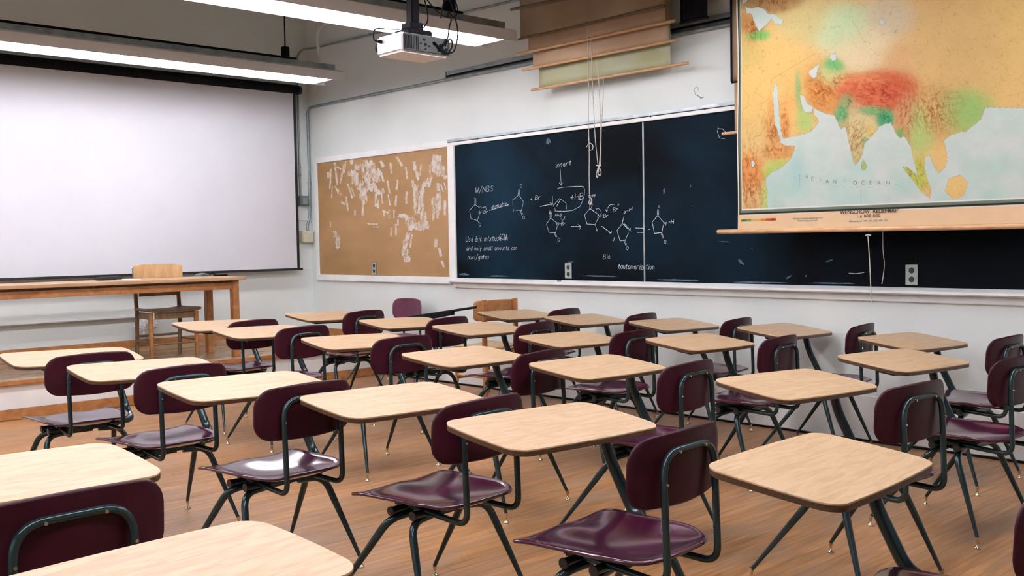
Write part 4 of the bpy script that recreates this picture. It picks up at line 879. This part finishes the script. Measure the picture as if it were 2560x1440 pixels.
for k, (x, y, a, tw) in UN.items():
    o = copy_tree(desk0)
    piv = Matrix.Translation((CXO, -.32, 0)) @ Matrix.Rotation(R(tw), 4, 'Z') @ Matrix.Translation((-CXO, .32, 0))
    for c in kids(o):
        nm = c.name.split('.')[0]
        if nm in ('seat', 'backrest', 'back_frame', 'seat_bracket', 'tube_end_cap', 'leg'): c.matrix_local = piv
        elif k in ('M', 'U') and nm in ('desktop', 'desktop_bracket'): c.location.z = -.02
    o.location = (x, y, 0); o.rotation_euler = (0, 0, R(a)); tag(o, LAB[k], 'school desk', GR)
lone = copy_tree(desk0, None, ('desktop', 'desktop_bracket', 'desk_post')); lone.name = 'plastic_chair'
def drop(o):
    for c in kids(o): drop(c)
    bpy.data.objects.remove(o)
drop(desk0)
# the lone chair of the same make with its back to the right wall
lone.location = (5.40, 7.90, 0); lone.rotation_euler = (0, 0, R(90))
for c in kids(lone):
    if c.name.startswith(('backrest', 'seat')) and 'bracket' not in c.name:
        c.data = c.data.copy(); c.data.materials[0] = M['purplelit']
tag(lone, 'lone purple plastic chair facing the room with its back to the right wall', 'chair')

# ---------------------------------------------------------------- teacher's table and chair
tt = empty('teacher_table', (0, 0, PZ)); tag(tt, 'long orange oak teacher table on the platform before the screen', 'table')
TL, TR_, TF, TB = 2.15, 4.645, 8.56, 9.255; TZ = 1.055-PZ
MB().rbox(TL, TR_, TF, TB, TZ-.028, TZ, .004).build('tabletop', M['woodtop'], tt)
MB().rbox(TL+.17, TR_-.10, TF+.07, TF+.092, TZ-.112, TZ-.050, .003).build('front_apron', M['wood'], tt)
MB().box(TL+.17, TR_-.10, TF+.10, TF+.115, TZ-.052, TZ-.028).build('apron_shade_strip', M['wooddark'], tt)  # darker wood strip stands in for the shadow under the tabletop overhang
MB().rbox(TL+.17, TR_-.10, TB-.09, TB-.07, TZ-.112, TZ-.028, .003).build('rear_apron', M['wood'], tt)
for x in (TL+.16, TR_-.11): MB().rbox(x, x+.022, TF+.12, TB-.12, TZ-.112, TZ-.028, .003).build('end_apron', M['wood'], tt)
for x in (TL+.12, TR_-.115):
    for y in (TF+.055, TB-.115): MB().rbox(x, x+.065, y, y+.065, 0, TZ-.028, .004).build('leg', M['wood'], tt)
wc = empty('teacher_chair', (0, 0, PZ)); tag(wc, 'wooden armless chair with broad top rail behind the teacher table', 'chair')
ca_, cb_ = 3.90, 4.32          # back posts (x)
yb, yf_ = 9.30, 8.98
for x in (ca_, cb_):
    MB().tube([(x, yb+.02, 0), (x, yb-.01, .38), (x-.0, yb+.03, .84)], [.019, .021, .018], 4).build('back_post', M['wooddark'], wc)
def tr_board(x0, x1, z0, z1, yc, th, crown, m, name):
    n = 14; mb = MB(); v = []
    for i in range(n+1):
        u = -1+2*i/n; x = x0+(x1-x0)*i/n; y = yc+.03*(1-u*u); top = z1+crown*min(1, max(0, (1-abs(u))*3)) 
        v += [(x, y-th/2, z0), (x, y+th/2, z0), (x, y+th/2, top), (x, y-th/2, top)]
    fs = [(4*i+a, 4*i+(a+1) % 4, 4*i+4+(a+1) % 4, 4*i+4+a) for i in range(n) for a in range(4)]+[(0, 1, 2, 3), (4*n+3, 4*n+2, 4*n+1, 4*n)]
    mb.add(v, fs); return mb.build(name, m, wc)
tr_board(3.885, 4.36, .74, .855, yb-.0, .022, .018, M['woodlight'], 'top_rail')
tr_board(3.93, 4.31, .572, .618, yb-.005, .016, 0, M['wooddark'], 'back_slat')
def wseat(s, t):
    return Vector((4.115+s*(.235+.015*(-t)), 9.13-t*-.19, .445+.012*s**4-.006*(1-s*s)))
shell(wseat, 10, 10, .024).build('seat', M['wooddark'], wc)
MB().rbox(3.93, 4.31, yf_-.02, yf_, .37, .43, .004).rbox(3.90, 3.92, yf_, yb, .37, .43, .004).rbox(4.32, 4.34, yf_, yb, .37, .43, .004).build('seat_frame', M['wooddark'], wc)
for x in (3.895, 4.335): MB().tube([(x, yf_, .43), (x, yf_-.005, 0)], [.024, .019], 4).build('front_leg', M['wood'], wc)
MB().tube([(ca_, yb, .20), (cb_, yb, .20)], .012, 6).build('stretcher', M['wooddark'], wc)
MB().tube([(3.895, yf_, .14), (4.335, yf_, .14)], .012, 6).build('stretcher', M['wooddark'], wc)
for x in (3.897, 4.333): MB().tube([(x, yf_, .16), (x, yb, .16)], .011, 6).build('stretcher', M['wooddark'], wc)
# things on the table
zt_ = 1.055
p1 = on_y(287, 688, 9.10); tag(MB().rbox(p1.x-.16, p1.x+.05, 9.05, 9.16, zt_, zt_+.03, .008).build('eraser', M['dark']), 'flat black object lying on the far left of the teacher table', 'eraser')
p1 = on_y(325, 692, 9.1); tag(MB().rbox(3.62, 3.80, 8.93, 9.15, zt_, zt_+.004, .001).build('paper_sheet', M['paper']), 'sheet of white paper on the teacher table left of the chair back', 'paper')
cq = on_y(497, 681, 9.12); cl = empty('cable_coil', (cq.x, 9.12, zt_)); tag(cl, 'dark green and black coiled cable on the table right of the chair back', 'cable')
wire([(-.04, 0, .012), (0, -.02, .016), (.05, 0, .012), (.08, .02, .02), (.03, .03, .022), (-.02, .01, .018), (.03, -.02, .026), (.10, 0, .012)], .010, 8).build('cable_loop', M['greybox'], cl)
wire([(.10, 0, .012), (.13, .01, .03), (.16, 0, .03), (.15, -.02, .012), (.20, 0, .006), (.30, .01, .006)], .009, 8).build('plug_end', M['black'], cl)
# pipe stub and crumpled bag low on the front wall
struct(MB().rbox(XL, 4.17, YW-.03, YW, .655, .675, .004), 'trim_9', M['trim'])
bag = MB()
bmb = bmesh.new(); bmesh.ops.create_icosphere(bmb, subdivisions=4, radius=1)
bv_ = []
for v in bmb.verts:
    n_ = mnoise.noise(v.co*2.2)*.35+mnoise.noise(v.co*6)*.14; q_ = v.co*(1+n_); s_ = .55+.45*(.5-.5*max(-1, min(1, v.co.z)))
    bv_.append((4.17+q_.x*.10*s_*1.3, YW-.075+q_.y*.05, .60+q_.z*.115))
bmb.verts.index_update(); bag.add(bv_, [tuple(v.index for v in f.verts) for f in bmb.faces], False); bmb.free()
tag(bag.build('plastic_bag', M['plasticbag']), 'crumpled white plastic bag hung on the front wall behind the chair', 'bag')

# ---------------------------------------------------------------- wooden tablet-arm chair near the right wall
wt = empty('wooden_chair', (5.775, 6.50, 0), R(-3)); tag(wt, 'orange wooden armchair with curved back standing by the right wall', 'chair')
def wt_back(s, t):
    hw, hh, r = .235, .082, .035; zz = t*hh; k = max(0, abs(zz)-(hh-r)); w = hw-r+math.sqrt(max(0, r*r-k*k)); x = s*w
    return Vector((x, -.215+1.1*x*x, .762+zz))
shell(eased(wt_back), 16, 12, .016).build('backrest', M['wood'], wt)
for x in (-.17, .17): MB().rbox(x-.02, x+.02, -.225, -.196, .40, .855, .004).build('back_post', M['wood'], wt)
def wt_seat(s, t):
    d = (t+1)/2; hw = .19+.03*d; r = .06; y = -.2+.41*d; k = max(0, r-(y+.2), r-(.21-y)); w = hw-r+math.sqrt(max(0, r*r-k*k)) if k > 0 else hw
    return Vector((s*w, y, .44+.014*abs(s)**3-.006*(1-s*s)))
shell(eased(wt_seat), 12, 14, .02).build('seat', M['woodlight'], wt)
for x in (-.16, .16):
    for y, z in ((-.19, .43), (.16, .43)): MB().tube([(x, y, z), (x*1.15, y*1.2, 0)], [.021, .016], 4).build('leg', M['wood'], wt)
    MB().tube([(x*1.08, -.20, .20), (x*1.08, .175, .20)], .011, 6).build('stretcher', M['woodlight'], wt)
MB().tube([(-.172, .18, .17), (.172, .18, .17)], .012, 6).build('stretcher', M['wood'], wt)
ta = MB(); tp = [(.20, -.02), (.24, .30), (.22, .52), (.10, .60), (-.04, .58), (-.08, .46), (.02, .36), (.10, .26), (.13, -.02)]
# long black bar from the purple chair to the wooden chair
ba, bb2 = on_x(1018, 794, 5.44), on_x(1190, 768, 5.44)
bar = empty('black_bar'); tag(bar, 'long black bar with a thicker sleeve resting between purple and wooden chairs', 'bar')
MB().tube([ba, bb2], .0105, 8).build('thin_rod', M['black'], bar)
bq = ba.lerp(bb2, .16); br_ = ba.lerp(bb2, .68); bd = Vector((0, 0, -.03))
vv = []
for p in (bq, br_):
    for dx, dz in ((-.02, .004), (.02, .004), (.02, -.035 if p is br_ else -.05), (-.02, -.035 if p is br_ else -.05)): vv.append(p+Vector((dx, 0, dz)))
MB().add(vv, [(0, 1, 2, 3), (7, 6, 5, 4), (0, 4, 5, 1), (1, 5, 6, 2), (2, 6, 7, 3), (3, 7, 4, 0)]).build('sleeve', M['black'], bar, bevel=.003)

# ---------------------------------------------------------------- put every thing's origin at its own base
bpy.context.view_layer.update()
def verts_of(o):
    out = []
    if o.type == 'MESH': out = [o.matrix_world @ Vector(c) for c in o.bound_box]
    for c in kids(o): out += verts_of(c)
    return out
for o in list(C.objects):
    if o.parent is None and o.type == 'EMPTY' and abs(o.location.x) < 1e-6 and abs(o.rotation_euler.z) < 1e-6:
        vs = verts_of(o)
        if not vs: continue
        c = Vector(((min(v.x for v in vs)+max(v.x for v in vs))/2, (min(v.y for v in vs)+max(v.y for v in vs))/2, min(v.z for v in vs)))
        d = c-o.location; o.location = c
        for ch_ in kids(o): ch_.location = ch_.location-d
